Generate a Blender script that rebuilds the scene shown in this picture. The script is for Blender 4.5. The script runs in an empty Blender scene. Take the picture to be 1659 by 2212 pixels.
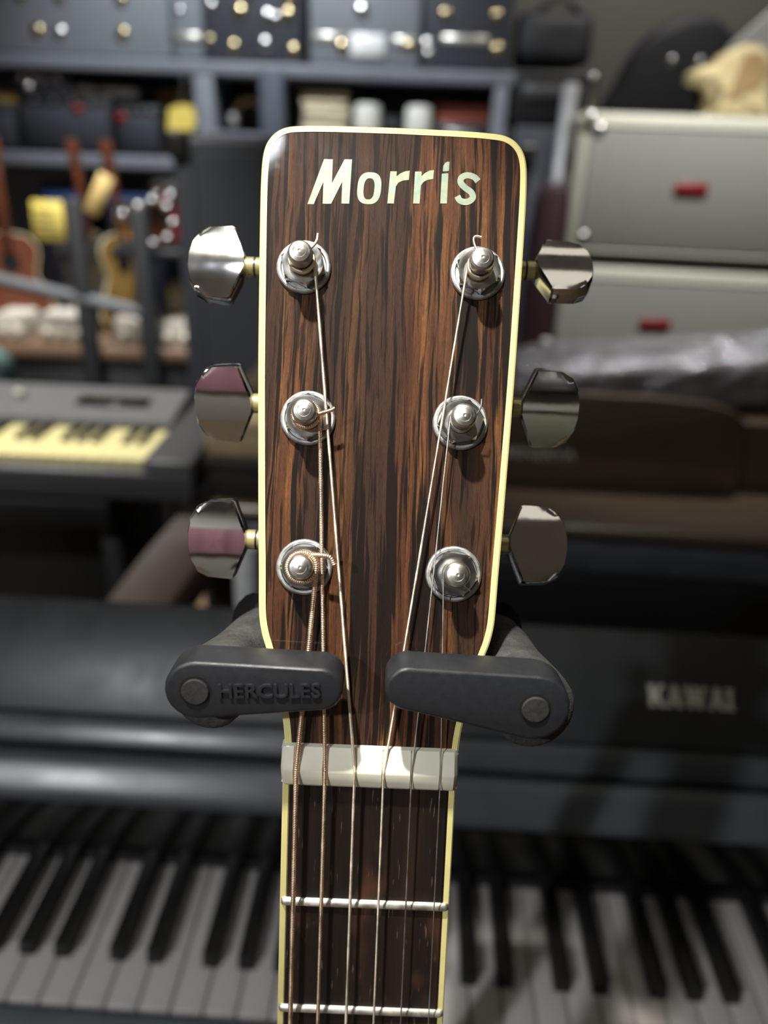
import bpy, bmesh, math, random
from mathutils import Vector, Matrix, noise as mnoise

# ------------------------------------------------------------------ camera, world, exposure
S = bpy.context.scene
COL = S.collection
PI = math.pi
R = math.radians
W_PX = 1659.0
cam_d = bpy.data.cameras.new('camera')
cam = bpy.data.objects.new('camera', cam_d)
COL.objects.link(cam)
cam_d.sensor_fit = 'HORIZONTAL'
cam_d.sensor_width = 36.0
cam_d.lens = 36.0 * 1661.0 / W_PX
cam_d.clip_start = 0.01
cam_d.clip_end = 50
cam.matrix_world = Matrix.Translation((0, 0, 1.29)) @ Matrix.Rotation(R(65.0), 4, 'X') @ Matrix.Rotation(R(2.25), 4, 'Z')
cam_d.dof.use_dof = True
cam_d.dof.focus_distance = 0.1935
cam_d.dof.aperture_fstop = 9.3
S.camera = cam

wd = bpy.data.worlds.new('world')
S.world = wd
wd.use_nodes = True
wd.node_tree.nodes['Background'].inputs[0].default_value = (0.5, 0.55, 0.6, 1)
wd.node_tree.nodes['Background'].inputs[1].default_value = 0.05

vs = S.view_settings
vs.view_transform = 'Standard'
vs.look = 'None'
vs.gamma = 1.0
vs.use_curve_mapping = False
vs.exposure = 0.0

# spotlights: x, y, drop below the ceiling, bulb radius, watts, colour, aimed at, cone degrees, blend, where
LAMPS = [
    (-0.16, 0.035, 0.735, 0.014, 56.0, (1.0, 0.95, 0.86), (0.000, 0.187, 1.205), 12.0, 0.40, 'hanging low above the guitar'),
    (-0.292, -0.58, 0.05, 0.05, 7.5, (0.86, 0.93, 1.0), (-0.30, 0.60, 0.80), 50, 0.9, 'behind the photographer'),
    (-0.95, 1.20, 0.05, 0.05, 200.0, (1.0, 0.96, 0.88), (-0.92, 1.42, 0.8), 60, 0.6, 'above the keyboard on the left'),
    (0.70, 1.50, 0.05, 0.05, 170.0, (1.0, 0.97, 0.92), (0.62, 1.88, 1.0), 66, 0.6, 'above the walnut piano'),
    (-0.45, 2.05, 0.05, 0.05, 145.0, (0.92, 0.96, 1.0), (-0.45, 2.75, 1.3), 84, 0.7, 'in front of the shelf'),
    (-1.32, -1.45, 0.05, 0.05, 155.0, (0.95, 0.97, 1.0), (-1.2, -1.6, 0.0), 150, 0.5, 'added on the left behind the photographer to brighten the wall'),  # unseen lamp added to light the wall behind the camera and the fallboard
    (1.30, -1.35, 0.05, 0.05, 90.0, (1.0, 0.97, 0.92), (1.2, -2.6, 1.3), 96, 0.5, 'added on the right behind the photographer for the chrome'),  # invented lamp, brightens what the right-hand chrome buttons mirror
    (-1.00, 1.85, 0.05, 0.05, 110.0, (1.0, 0.97, 0.92), (-0.9, 2.2, 0.9), 56, 0.7, 'added above the display rack to brighten it'),  # extra lamp put in only to lift the rack
    (0.85, 2.45, 0.05, 0.05, 45.0, (1.0, 0.96, 0.90), (0.95, 3.2, 1.5), 100, 0.7, 'added beside the back wall to lighten it'),  # made-up wall washer, lightens the back wall
]

# ------------------------------------------------------------------ materials
MATS = {}
def srgb(r, g, b):
    def f(c):
        c /= 255.0
        return c / 12.92 if c <= 0.04045 else ((c + 0.055) / 1.055) ** 2.4
    return (f(r), f(g), f(b), 1.0)

class NT:
    def __init__(self, name):
        self.m = bpy.data.materials.new(name)
        self.m.use_nodes = True
        self.t = self.m.node_tree
        self.b = self.t.nodes['Principled BSDF']
    def n(self, kind, **kw):
        nd = self.t.nodes.new(kind)
        for k, v in kw.items():
            setattr(nd, k, v)
        return nd
    def l(self, a, b):
        self.t.links.new(a, b)
    def coord(self, scale=(1, 1, 1), loc=(0, 0, 0), kind='Object'):
        tc = self.n('ShaderNodeTexCoord')
        mp = self.n('ShaderNodeMapping')
        mp.inputs['Scale'].default_value = scale
        mp.inputs['Location'].default_value = loc
        self.l(tc.outputs[kind], mp.inputs['Vector'])
        return mp.outputs['Vector']
    def noise(self, vec, scale, detail=4, rough=0.55, dist=0.0):
        nd = self.n('ShaderNodeTexNoise')
        nd.inputs['Scale'].default_value = scale
        nd.inputs['Detail'].default_value = detail
        nd.inputs['Roughness'].default_value = rough
        nd.inputs['Distortion'].default_value = dist
        if vec is not None:
            self.l(vec, nd.inputs['Vector'])
        return nd.outputs['Fac']
    def ramp(self, fac, stops):
        nd = self.n('ShaderNodeValToRGB')
        e = nd.color_ramp.elements
        while len(e) < len(stops):
            e.new(0.5)
        for el, (p, c) in zip(e, stops):
            el.position = p
            el.color = c if len(c) == 4 else (*c, 1)
        self.l(fac, nd.inputs['Fac'])
        return nd.outputs['Color']
    def mix(self, fac, a, b, mode='MIX'):
        nd = self.n('ShaderNodeMix', data_type='RGBA', blend_type=mode)
        for s, v in ((0, fac), (6, a), (7, b)):
            if isinstance(v, (int, float)):
                nd.inputs[s].default_value = v
            elif isinstance(v, tuple):
                nd.inputs[s].default_value = v
            else:
                self.l(v, nd.inputs[s])
        return nd.outputs[2]
    def bump(self, h, strength=0.3, dist=0.001):
        nd = self.n('ShaderNodeBump')
        nd.inputs['Strength'].default_value = strength
        nd.inputs['Distance'].default_value = dist
        self.l(h, nd.inputs['Height'])
        self.l(nd.outputs['Normal'], self.b.inputs['Normal'])
        return nd
    def set(self, **kw):
        for k, v in kw.items():
            self.b.inputs[k.replace('_', ' ')].default_value = v

def plain(name, col, rough=0.5, metal=0.0, coat=0.0, nscale=60.0, namp=0.12, bump=0.0, coat_rough=0.05, spec=0.5, alpha=None):
    """a material with a faint mottling of its colour and gloss"""
    if name in MATS:
        return MATS[name]
    t = NT(name)
    v = t.coord()
    f = t.noise(v, nscale, 3)
    c = tuple(col)
    d = tuple(max(0, x * (1 - namp)) for x in c[:3]) + (1,)
    u = tuple(min(1, x * (1 + namp)) for x in c[:3]) + (1,)
    t.l(t.ramp(f, [(0.3, d), (0.7, u)]), t.b.inputs['Base Color'])
    rr = t.ramp(f, [(0.25, (rough * 0.85,) * 3), (0.75, (min(1, rough * 1.15),) * 3)])
    t.l(rr, t.b.inputs['Roughness'])
    t.set(Metallic=metal, Coat_Weight=coat, Coat_Roughness=coat_rough)
    t.b.inputs['Specular IOR Level'].default_value = spec
    if bump > 0:
        t.bump(t.noise(v, nscale * 6, 3), bump, 0.002)
    MATS[name] = t.m
    return t.m

def mat_veneer():
    t = NT('rosewood_veneer')
    warp = t.noise(t.coord((1, 0.22, 0)), 55, 3, 0.6)
    comb = t.n('ShaderNodeCombineXYZ')
    t.l(warp, comb.inputs['X'])
    def warped(scale, loc=(0, 0, 0), amt=0.006):
        wv = t.n('ShaderNodeVectorMath', operation='MULTIPLY_ADD')
        t.l(comb.outputs[0], wv.inputs[0])
        wv.inputs[1].default_value = (amt, 0, 0)
        t.l(t.coord(scale, loc), wv.inputs[2])
        return wv.outputs[0]
    v = warped((1, 0.024, 0))
    n1 = t.noise(v, 260, 4, 0.6)
    c1 = t.ramp(n1, [(0.30, srgb(54, 35, 27)), (0.43, srgb(80, 51, 36)), (0.53, srgb(108, 70, 46)), (0.64, srgb(150, 104, 64)), (0.78, srgb(178, 128, 82))])
    n4 = t.noise(warped((1, 0.03, 0), (0.21, 0.1, 0)), 70, 2, 0.5)
    c2 = t.mix(t.ramp(n4, [(0.46, (0, 0, 0)), (0.58, (0.85, 0.85, 0.85))]), c1, srgb(62, 46, 39))
    n2 = t.noise(warped((1, 0.03, 0), (0.07, 0.3, 0)), 430, 3, 0.55)
    c3 = t.mix(t.ramp(n2, [(0.52, (0, 0, 0)), (0.57, (0.97, 0.97, 0.97))]), c2, srgb(26, 19, 17))
    n6 = t.noise(warped((1, 0.035, 0), (0.4, 0.15, 0)), 1000, 3, 0.55)
    c3 = t.mix(t.ramp(n6, [(0.54, (0, 0, 0)), (0.60, (0.85, 0.85, 0.85))]), c3, srgb(30, 21, 18))
    n3 = t.noise(t.coord((1, 0.08, 0)), 1700, 3, 0.7)
    c4 = t.mix(t.ramp(n3, [(0.57, (0, 0, 0)), (0.68, (0.5, 0.5, 0.5))]), c3, srgb(26, 18, 15))
    n5 = t.noise(t.coord((1, 0.16, 0), (0.3, 0.2, 0)), 3600, 3, 0.7)
    c5 = t.mix(1.0, c4, t.ramp(n5, [(0.30, (0.72, 0.72, 0.72)), (0.70, (1.25, 1.22, 1.18))]), 'MULTIPLY')
    c5 = t.mix(1.0, c5, (0.66, 0.64, 0.58, 1), 'MULTIPLY')
    t.l(c5, t.b.inputs['Base Color'])
    t.set(Roughness=0.6, Coat_Weight=0.55)
    t.b.inputs['Specular IOR Level'].default_value = 0.12
    sm = t.noise(t.coord((1, 1, 0)), 45, 5, 0.65)
    t.l(t.ramp(sm, [(0.38, (0.02,) * 3), (0.70, (0.17,) * 3)]), t.b.inputs['Coat Roughness'])
    t.bump(n3, 0.12, 0.0003)
    return t.m

def mat_fretboard():
    t = NT('dark_fretboard_wood')
    v = t.coord((1, 0.06, 0))
    n1 = t.noise(v, 130, 4, 0.6)
    c = t.ramp(n1, [(0.35, srgb(21, 15, 13)), (0.55, srgb(31, 22, 18)), (0.75, srgb(48, 32, 24))])
    pt = t.noise(t.coord((1, 0.5, 0), (0.02, 0.013, 0)), 70, 2)
    c = t.mix(t.ramp(pt, [(0.58, (0, 0, 0)), (0.75, (0.8, 0.8, 0.8))]), c, srgb(84, 54, 36))
    n3 = t.noise(t.coord((1, 0.075, 0)), 1300, 2, 0.6)
    pore = t.ramp(n3, [(0.66, (0, 0, 0)), (0.74, (0.8, 0.8, 0.8))])
    c = t.mix(pore, c, srgb(118, 98, 80))
    t.l(c, t.b.inputs['Base Color'])
    t.set(Roughness=0.5)
    t.bump(n3, 0.25, 0.0004)
    return t.m

def mat_wood(name, a, b, axis_scale, scale=14, rough=0.4, coat=0.3):
    if name in MATS:
        return MATS[name]
    t = NT(name)
    n1 = t.noise(t.coord(axis_scale), scale, 5, 0.6, 0.4)
    t.l(t.ramp(n1, [(0.3, a), (0.7, b)]), t.b.inputs['Base Color'])
    t.set(Roughness=rough, Coat_Weight=coat, Coat_Roughness=0.15)
    MATS[name] = t.m
    return t.m

def mat_pearl():
    t = NT('mother_of_pearl')
    v = t.coord()
    n1 = t.noise(v, 95, 3, 0.6, 1.5)
    c = t.ramp(n1, [(0.3, srgb(196, 206, 176)), (0.45, srgb(222, 226, 196)), (0.55, srgb(206, 214, 206)), (0.68, srgb(178, 210, 206)), (0.8, srgb(212, 200, 204))])
    n2 = t.noise(t.coord((1, 0.4, 1)), 600, 3)
    c = t.mix(0.18, c, t.ramp(n2, [(0.35, srgb(150, 160, 150)), (0.65, srgb(250, 250, 240))]))
    c = t.mix(1.0, c, (0.46, 0.50, 0.43, 1), 'MULTIPLY')
    t.l(c, t.b.inputs['Base Color'])
    t.set(Roughness=0.4, Coat_Weight=0.5, Coat_Roughness=0.08, Metallic=0.1)
    return t.m

def mat_worn_metal(name, col, rough, amp=0.25, scale=700, bump=0.15, metal=1.0):
    t = NT(name)
    v = t.coord()
    n1 = t.noise(v, scale, 4, 0.65)
    n2 = t.noise(v, scale * 0.22, 3, 0.6)
    lo = tuple(c * (1 - amp) for c in col[:3])
    c = t.mix(0.5, t.ramp(n1, [(0.35, lo), (0.65, col[:3])]), t.ramp(n2, [(0.35, lo), (0.65, col[:3])]))
    t.l(c, t.b.inputs['Base Color'])
    t.l(t.ramp(n2, [(0.3, (rough * 0.7,) * 3), (0.7, (min(1, rough * 1.4),) * 3)]), t.b.inputs['Roughness'])
    t.set(Metallic=metal)
    if bump:
        t.bump(n1, bump, 0.0002)
    return t.m

def mat_foam():
    t = NT('black_foam_rubber')
    v = t.coord()
    n1 = t.noise(v, 900, 3, 0.7)
    n2 = t.noise(v, 120, 3, 0.6)
    c = t.mix(0.5, t.ramp(n1, [(0.35, srgb(28, 28, 29)), (0.62, srgb(66, 66, 65))]), t.ramp(n2, [(0.35, srgb(32, 32, 33)), (0.7, srgb(86, 85, 82))]))
    t.l(c, t.b.inputs['Base Color'])
    t.set(Roughness=0.85)
    t.bump(n1, 0.5, 0.0006)
    return t.m

M_VENEER = mat_veneer()
M_FRETB = mat_fretboard()
M_PEARL = mat_pearl()
M_FOAM = mat_foam()
M_CHROME = mat_worn_metal('polished_chrome', (0.80, 0.80, 0.79), 0.075, 0.06, 260, 0.0)
M_CHROME_SM = mat_worn_metal('smudged_chrome', (0.70, 0.70, 0.69), 0.22, 0.18, 420, 0.05)
M_SCUFF = mat_worn_metal('scuffed_chrome', (0.78, 0.79, 0.80), 0.40, 0.15, 300, 0.04)
M_STEEL = mat_worn_metal('dull_zinc_steel', (0.54, 0.54, 0.53), 0.5, 0.28, 1600, 0.2)
M_POST = mat_worn_metal('turned_nickel', (0.72, 0.70, 0.65), 0.34, 0.3, 900, 0.15)
M_FRETW = mat_worn_metal('fret_nickel', (0.84, 0.82, 0.74), 0.55, 0.2, 900, 0.1)
M_BRONZE = mat_worn_metal('phosphor_bronze_winding', (0.97, 0.72, 0.52), 0.42, 0.12, 900, 0.0)
M_BRONZE_L = mat_worn_metal('pale_bronze_winding', (0.97, 0.86, 0.70), 0.5, 0.1, 900, 0.0)
M_WIRE = mat_worn_metal('plain_steel_wire', (0.66, 0.64, 0.61), 0.4, 0.1, 900, 0.0)
M_BRASS = plain('cream_brass_collar', srgb(206, 196, 140), 0.3, 0.6, namp=0.1, nscale=400)
M_BIND = plain('cream_binding', srgb(236, 224, 154), 0.35, coat=0.4, nscale=180, namp=0.04)
M_NUT = plain('ivory_nut', srgb(238, 234, 214), 0.35, coat=0.25, nscale=90, namp=0.05)
M_MAHOG = mat_wood('mahogany_neck', srgb(70, 36, 22), srgb(112, 60, 36), (1, 0.08, 1), 120, 0.35, 0.6)
M_FLAP = plain('charcoal_plastic', srgb(36, 38, 42), 0.42, nscale=500, namp=0.08, bump=0.08)
M_CAP = plain('sparkle_black_pin', srgb(44, 44, 42), 0.6, nscale=900, namp=0.35, bump=0.3)
M_BLACK = plain('black_plastic', srgb(22, 22, 23), 0.5, nscale=200)
M_DARKIN = plain('recess_shade', srgb(8, 8, 9), 0.7, nscale=200)  # near-black paint for the shade in gaps and holes left uncut
M_TUBE = plain('black_powder_coat', srgb(26, 27, 29), 0.4, nscale=500, bump=0.1)
M_PIANO = plain('satin_black_piano', srgb(44, 46, 48), 0.34, nscale=30, namp=0.08, coat=0.0)
M_PIANO_GL = plain('polished_black_piano', srgb(44, 46, 48), 0.40, nscale=30, namp=0.08)
M_NAMEB = plain('glossy_nameboard', srgb(18, 18, 17), 0.2, nscale=30, namp=0.08)
M_IVORY = plain('white_key', srgb(172, 168, 165), 0.38, nscale=40, namp=0.03)
M_EBONY = plain('black_key', srgb(20, 20, 21), 0.4, nscale=60, namp=0.1)
M_LOGO = plain('silver_lettering', srgb(205, 203, 190), 0.4, 0.2, nscale=300, namp=0.05)
M_YKEY = plain('yellowed_key', srgb(226, 216, 160), 0.4, nscale=40, namp=0.04)
M_SYNTH = plain('grey_keyboard_case', srgb(70, 70, 72), 0.45, nscale=120, namp=0.06)
M_SYNTHP = plain('grey_keyboard_panel', srgb(106, 106, 108), 0.4, nscale=60, namp=0.05)
M_BROWN = mat_wood('dark_walnut_piano', srgb(58, 48, 39), srgb(80, 66, 53), (0.2, 1, 1), 10, 0.38, 0.2)
M_BROWNARM = mat_wood('walnut_arm', srgb(40, 29, 21), srgb(58, 42, 30), (1, 0.2, 1), 14, 0.62, 0.0)
M_SHELF = plain('grey_painted_shelf', srgb(112, 116, 124), 0.5, nscale=20, namp=0.06)
M_AMPCLOTH = plain('grey_grille_cloth', srgb(134, 136, 130), 0.85, nscale=300, namp=0.1, bump=0.2)
M_AMPVINYL = plain('light_grey_vinyl', srgb(172, 172, 160), 0.5, nscale=200, namp=0.06, bump=0.1)
M_RED = plain('red_badge', srgb(124, 26, 34), 0.4, nscale=200, namp=0.05)
M_FILM = plain('crinkled_clear_film', srgb(44, 42, 48), 0.16, nscale=40, namp=0.1, coat=1.0, coat_rough=0.08)
M_CABVINYL = plain('blue_black_tolex', srgb(46, 50, 58), 0.55, nscale=500, namp=0.12, bump=0.2)
M_CABGRILLE = plain('blue_black_grille', srgb(44, 48, 56), 0.8, nscale=700, namp=0.15, bump=0.3)

# ------------------------------------------------------------------ mesh helpers
def mesh(name, verts, faces, smooth=False, sharp=None):
    me = bpy.data.meshes.new(name)
    me.from_pydata([tuple(v) for v in verts], [], faces)
    me.validate()
    bm = bmesh.new()
    bm.from_mesh(me)
    bmesh.ops.recalc_face_normals(bm, faces=bm.faces)
    bm.to_mesh(me)
    bm.free()
    if smooth:
        for p in me.polygons:
            p.use_smooth = True
        if sharp is not None:
            me.set_sharp_from_angle(angle=R(sharp))
    return me

def bm_mesh(name, bm, smooth=False, sharp=40):
    bmesh.ops.recalc_face_normals(bm, faces=bm.faces)
    me = bpy.data.meshes.new(name)
    bm.to_mesh(me)
    bm.free()
    if smooth:
        for p in me.polygons:
            p.use_smooth = True
        me.set_sharp_from_angle(angle=R(sharp))
    return me

def box_me(x0, x1, y0, y1, z0, z1, bev=0.0, seg=2, name='box'):
    bm = bmesh.new()
    bmesh.ops.create_cube(bm, size=1.0)
    for v in bm.verts:
        v.co = Vector(((x0 + x1) / 2 + v.co.x * (x1 - x0), (y0 + y1) / 2 + v.co.y * (y1 - y0), (z0 + z1) / 2 + v.co.z * (z1 - z0)))
    if bev > 0:
        bmesh.ops.bevel(bm, geom=bm.edges[:], offset=bev, segments=seg, affect='EDGES', profile=0.5)
    return bm_mesh(name, bm, bev > 0, 50)

def prism_me(outline, z0, z1, bev=0.0, seg=2, name='prism', smooth=True, sharp=35):
    """closed outline in xy, extruded in z"""
    bm = bmesh.new()
    lo = [bm.verts.new((x, y, z0)) for x, y in outline]
    hi = [bm.verts.new((x, y, z1)) for x, y in outline]
    n = len(outline)
    bm.faces.new(lo[::-1])
    bm.faces.new(hi)
    for i in range(n):
        bm.faces.new((lo[i], lo[(i + 1) % n], hi[(i + 1) % n], hi[i]))
    bmesh.ops.recalc_face_normals(bm, faces=bm.faces)
    if bev > 0:
        ed = [e for e in bm.edges if abs(e.verts[0].co.z - e.verts[1].co.z) < 1e-9]
        bmesh.ops.bevel(bm, geom=ed, offset=bev, segments=seg, affect='EDGES', profile=0.5)
    return bm_mesh(name, bm, smooth, sharp)

def lathe_me(profile, seg=32, name='lathe', sharp=35):
    """profile [(r, z)] turned about z"""
    vs_, fs = [], []
    for r, z in profile:
        for k in range(seg):
            a = 2 * PI * k / seg
            vs_.append((r * math.cos(a), r * math.sin(a), z))
    for i in range(len(profile) - 1):
        for k in range(seg):
            a, b = i * seg + k, i * seg + (k + 1) % seg
            fs.append((a, b, b + seg, a + seg))
    fs.append(tuple(range(seg))[::-1])
    fs.append(tuple((len(profile) - 1) * seg + k for k in range(seg)))
    return mesh(name, vs_, fs, True, sharp)

def catmull(pts, n=8, closed=False):
    P = [Vector(p) for p in pts]
    out = []
    N = len(P)
    rng = range(N if closed else N - 1)
    for i in rng:
        p0 = P[(i - 1) % N] if closed or i > 0 else P[i] * 2 - P[i + 1]
        p1, p2 = P[i], P[(i + 1) % N]
        p3 = P[(i + 2) % N] if closed or i + 2 < N else P[i + 1] * 2 - P[i]
        for k in range(n):
            t = k / n
            out.append(0.5 * ((2 * p1) + (p2 - p0) * t + (2 * p0 - 5 * p1 + 4 * p2 - p3) * t * t + (3 * p1 - p0 - 3 * p2 + p3) * t ** 3))
    if not closed:
        out.append(P[-1])
    return out

def resample(path, step):
    out = [path[0].copy()]
    acc = 0.0
    for a, b in zip(path, path[1:]):
        d = (b - a).length
        if d < 1e-12:
            continue
        pos = step - acc
        while pos <= d:
            out.append(a.lerp(b, pos / d))
            pos += step
        acc = (acc + d) % step
    return out

def tube_me(path, rad, seg=10, name='tube', caps=True, sharp=50):
    """rad: number or list of radii"""
    P = [Vector(p) for p in path]
    n = len(P)
    rs = rad if isinstance(rad, (list, tuple)) else [rad] * n
    T = []
    for i in range(n):
        d = P[min(i + 1, n - 1)] - P[max(i - 1, 0)]
        T.append(d.normalized() if d.length > 0 else Vector((0, 0, 1)))
    ref = Vector((0, 0, 1)) if abs(T[0].z) < 0.9 else Vector((1, 0, 0))
    u = T[0].cross(ref).normalized()
    vs_, fs = [], []
    for i in range(n):
        u = (u - T[i] * u.dot(T[i])).normalized()
        w = T[i].cross(u)
        for k in range(seg):
            a = 2 * PI * k / seg
            vs_.append(P[i] + (u * math.cos(a) + w * math.sin(a)) * rs[i])
    for i in range(n - 1):
        for k in range(seg):
            a, b = i * seg + k, i * seg + (k + 1) % seg
            fs.append((a, b, b + seg, a + seg))
    if caps:
        fs.append(tuple(range(seg))[::-1])
        fs.append(tuple((n - 1) * seg + k for k in range(seg)))
    return mesh(name, vs_, fs, True, sharp)

def dome_me(r, h, seg=16, rings=5):
    prof = [(r, 0.0)]
    for i in range(1, rings):
        a = PI / 2 * i / rings
        prof.append((r * math.cos(a), h * math.sin(a)))
    prof.append((r * 0.02, h))
    return lathe_me(prof, seg, 'dome', 60)

def text_me(body, height, depth, bold=0.0, squeeze=1.0, shear=0.0, align='CENTER'):
    """lettering in the xy plane, capital height = height, extruded in z from 0 to depth"""
    cu = bpy.data.curves.new('lettering', 'FONT')
    cu.body = body
    cu.size = 1.0
    cu.extrude = 0.05
    cu.offset = bold
    cu.shear = shear
    cu.resolution_u = 3
    o = bpy.data.objects.new('lettering', cu)
    COL.objects.link(o)
    dg = bpy.context.evaluated_depsgraph_get()
    dg.update()
    me = bpy.data.meshes.new_from_object(o.evaluated_get(dg))
    bpy.data.objects.remove(o)
    bpy.data.curves.remove(cu)
    xs = [v.co.x for v in me.vertices]
    ys = [v.co.y for v in me.vertices]
    s = height / (max(ys) - min(ys))
    x0 = {'CENTER': (min(xs) + max(xs)) / 2, 'LEFT': min(xs), 'RIGHT': max(xs)}[align]
    for v in me.vertices:
        v.co = Vector(((v.co.x - x0) * s * squeeze, (v.co.y - min(ys)) * s - height / 2, (v.co.z + 0.05) / 0.1 * depth))
    return me

def obj(name, me, mat, parent=None, M=None, label=None):
    o = bpy.data.objects.new(name, me)
    if mat is not None and not me.materials:
        me.materials.append(mat)
    COL.objects.link(o)
    if parent is not None:
        o.parent = parent
    if M is not None:
        o.matrix_local = M
    if label:
        o['label'] = label
    return o

def tag(o, label, cat, group=None):
    o['label'] = label
    o['category'] = cat
    if group:
        o['group'] = group
    return o

def thing(name, label, cat, loc=(0, 0, 0), rotz=0.0, group=None, M=None):
    o = bpy.data.objects.new(name, None)
    o.empty_display_size = 0.05
    COL.objects.link(o)
    if M is not None:
        o.matrix_world = M
    else:
        o.matrix_world = Matrix.Translation(loc) @ Matrix.Rotation(rotz, 4, 'Z')
    return tag(o, label, cat, group)

def struct(name, me, mat, M=None):
    o = obj(name, me, mat, None, M)
    o['kind'] = 'structure'
    return o

T3 = Matrix.Translation
def RX(a): return Matrix.Rotation(R(a), 4, 'X')
def RY(a): return Matrix.Rotation(R(a), 4, 'Y')
def RZ(a): return Matrix.Rotation(R(a), 4, 'Z')
def TR(x, y, z): return Matrix.Translation((x, y, z))
def SC(x, y, z): return Matrix.Diagonal((x, y, z, 1))

# ------------------------------------------------------------------ the room
M_FLOOR = mat_wood('brown_plank_floor', srgb(96, 78, 60), srgb(138, 114, 88), (0.15, 1, 1), 9, 0.45, 0.2)
M_WALL = plain('grey_brown_wall', srgb(98, 96, 90), 0.8, nscale=8, namp=0.05)
M_WALLD = plain('dark_wall', srgb(60, 62, 66), 0.8, nscale=8, namp=0.05)
M_WALLF = plain('pale_wall', srgb(150, 146, 136), 0.8, nscale=8, namp=0.05)
M_CEIL = plain('white_ceiling', srgb(200, 200, 196), 0.85, nscale=6, namp=0.03)
XL, XR, YF, YB, ZC = -2.6, 2.6, -2.6, 3.35, 2.7
struct('floor', box_me(XL, XR, YF, YB, -0.06, 0.0), M_FLOOR)
struct('ceiling', box_me(XL, XR, YF, YB, ZC, ZC + 0.06), M_CEIL)
struct('wall_back', box_me(XL, XR, YB, YB + 0.08, 0, ZC), M_WALL)
struct('wall_left', box_me(XL - 0.08, XL, YF, YB, 0, ZC), M_WALLF)
struct('wall_right', box_me(XR, XR + 0.08, YF, YB, 0, ZC), M_WALLD)
struct('wall_front', box_me(XL, XR, YF - 0.08, YF, 0, ZC), M_WALLF)

for x, y, drop, r, w, c, aim, cone, blend, where in LAMPS:
    t = thing('ceiling_spotlight', 'round black spotlight ' + where, 'lamp', (x, y, ZC), group='ceiling spotlights')
    p = Vector((x, y, ZC - drop - r))
    q = (Vector(aim) - p).to_track_quat('-Z', 'Y').to_matrix().to_4x4()
    if drop > 0.1:
        obj('rod', lathe_me([(0.004, -drop + 0.02), (0.004, -0.001)], 12, 'rod'), M_BLACK, t)
    obj('lamp_rim', lathe_me([(r + 0.014, r + 0.03), (r + 0.014, 0.004), (r + 0.006, 0.004), (r + 0.006, r + 0.026), (r * 0.5, r + 0.027)], 24, 'lamp_rim'), M_BLACK, t, TR(0, 0, -drop - r) @ q)
    ld = bpy.data.lights.new('lamp_bulb', 'SPOT')
    ld.shadow_soft_size = r
    ld.energy = w
    ld.color = c
    ld.spot_size = R(cone)
    ld.spot_blend = blend
    lo = bpy.data.objects.new('lamp_bulb', ld)
    COL.objects.link(lo)
    lo.parent = t
    lo.matrix_local = TR(0, 0, -drop - r) @ q

cur = thing('reflector', 'mauve curtain added behind the photographer, pink for the chrome to mirror', 'reflector', (-0.62, YF + 0.10, 0))  # unseen cloth added, stands in for the photographer's clothes mirrored in the chrome
cv, cf = [], []
for k in range(61):
    x = -0.7 + 1.4 * k / 60
    d = 0.03 * math.sin(k * 1.3)
    cv += [(x, d, 1.0), (x, d * 0.8, 1.75)]
for k in range(60):
    cf.append((2 * k, 2 * k + 2, 2 * k + 3, 2 * k + 1))
cme = mesh('cloth', cv, cf, True, 80)
obj('cloth', cme, plain('mauve_cloth', srgb(150, 108, 116), 0.9, nscale=20), cur)
obj('reflector_rod', tube_me([(-0.8, 0, 1.77), (0.8, 0, 1.77)], 0.012, 10, 'reflector_rod'), M_STEEL, cur)

ct = thing('reflection_counter', 'olive grey counter added behind the photographer on the right for the chrome', 'counter', (1.2, YF + 0.22, 0))  # unseen counter added to put an olive tone into the chrome reflections
obj('body', box_me(-1.0, 1.1, -0.2, 0.2, 0.0, 1.12, 0.01, 2, 'body'), plain('olive_grey_paint', srgb(126, 124, 108), 0.6, nscale=10), ct)
obj('countertop', box_me(-1.03, 1.13, -0.21, 0.24, 1.12, 1.16, 0.006, 2, 'countertop'), M_BROWN, ct)
wcab = thing('reflection_cabinet', 'dark cabinet added above the olive counter for the chrome to mirror', 'cabinet', (1.2, YF + 0.16, 1.68))  # unseen dark box added so the buttons mirror a dark band
obj('carcass', box_me(-1.1, 1.1, -0.15, 0.15, 0.0, 0.7, 0.008, 2, 'carcass'), plain('black_brown_cabinet', srgb(34, 30, 28), 0.5, nscale=20), wcab)
for k in range(4):
    dr = obj('door', box_me(-1.09 + 0.545 * k, -0.555 + 0.545 * k, 0.15, 0.17, 0.01, 0.69, 0.004, 2, 'door'), plain('black_brown_door', srgb(38, 34, 31), 0.45, nscale=20), wcab)
    obj('knob', dome_me(0.015, 0.015), M_STEEL, dr, TR(-0.60 + 0.545 * k, 0.17, 0.1) @ RX(-90))

# long warm glow panels added unseen so the chrome mirrors bright bands
lm = NT('added_glow')
lm.b.inputs['Base Color'].default_value = srgb(230, 226, 212)
lm.b.inputs['Emission Color'].default_value = (1.0, 0.93, 0.80, 1)
lm.l(lm.ramp(lm.noise(lm.coord(), 3, 1), [(0.0, (0.7,) * 3), (1.0, (0.8,) * 3)]), lm.b.inputs['Emission Strength'])
for yy, w_, lab in ((-0.25, 0.10, 'nearest the photographer'), (0.45, 0.14, 'above the black piano'), (1.15, 0.12, 'above the walnut piano')):
    t = thing('chrome_glow_panel', 'long white glow panel added for the chrome, ' + lab, 'lamp', (0.15, yy, ZC), group='added glow panels')
    obj('housing', box_me(-0.85, 0.85, -w_ - 0.015, w_ + 0.015, -0.03, -0.001, 0.003, 1, 'housing'), M_CEIL, t)
    obj('glow_sheet', box_me(-0.83, 0.83, -w_, w_, -0.034, -0.029, 0.001, 1, 'glow_sheet'), lm.m, t)

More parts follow.
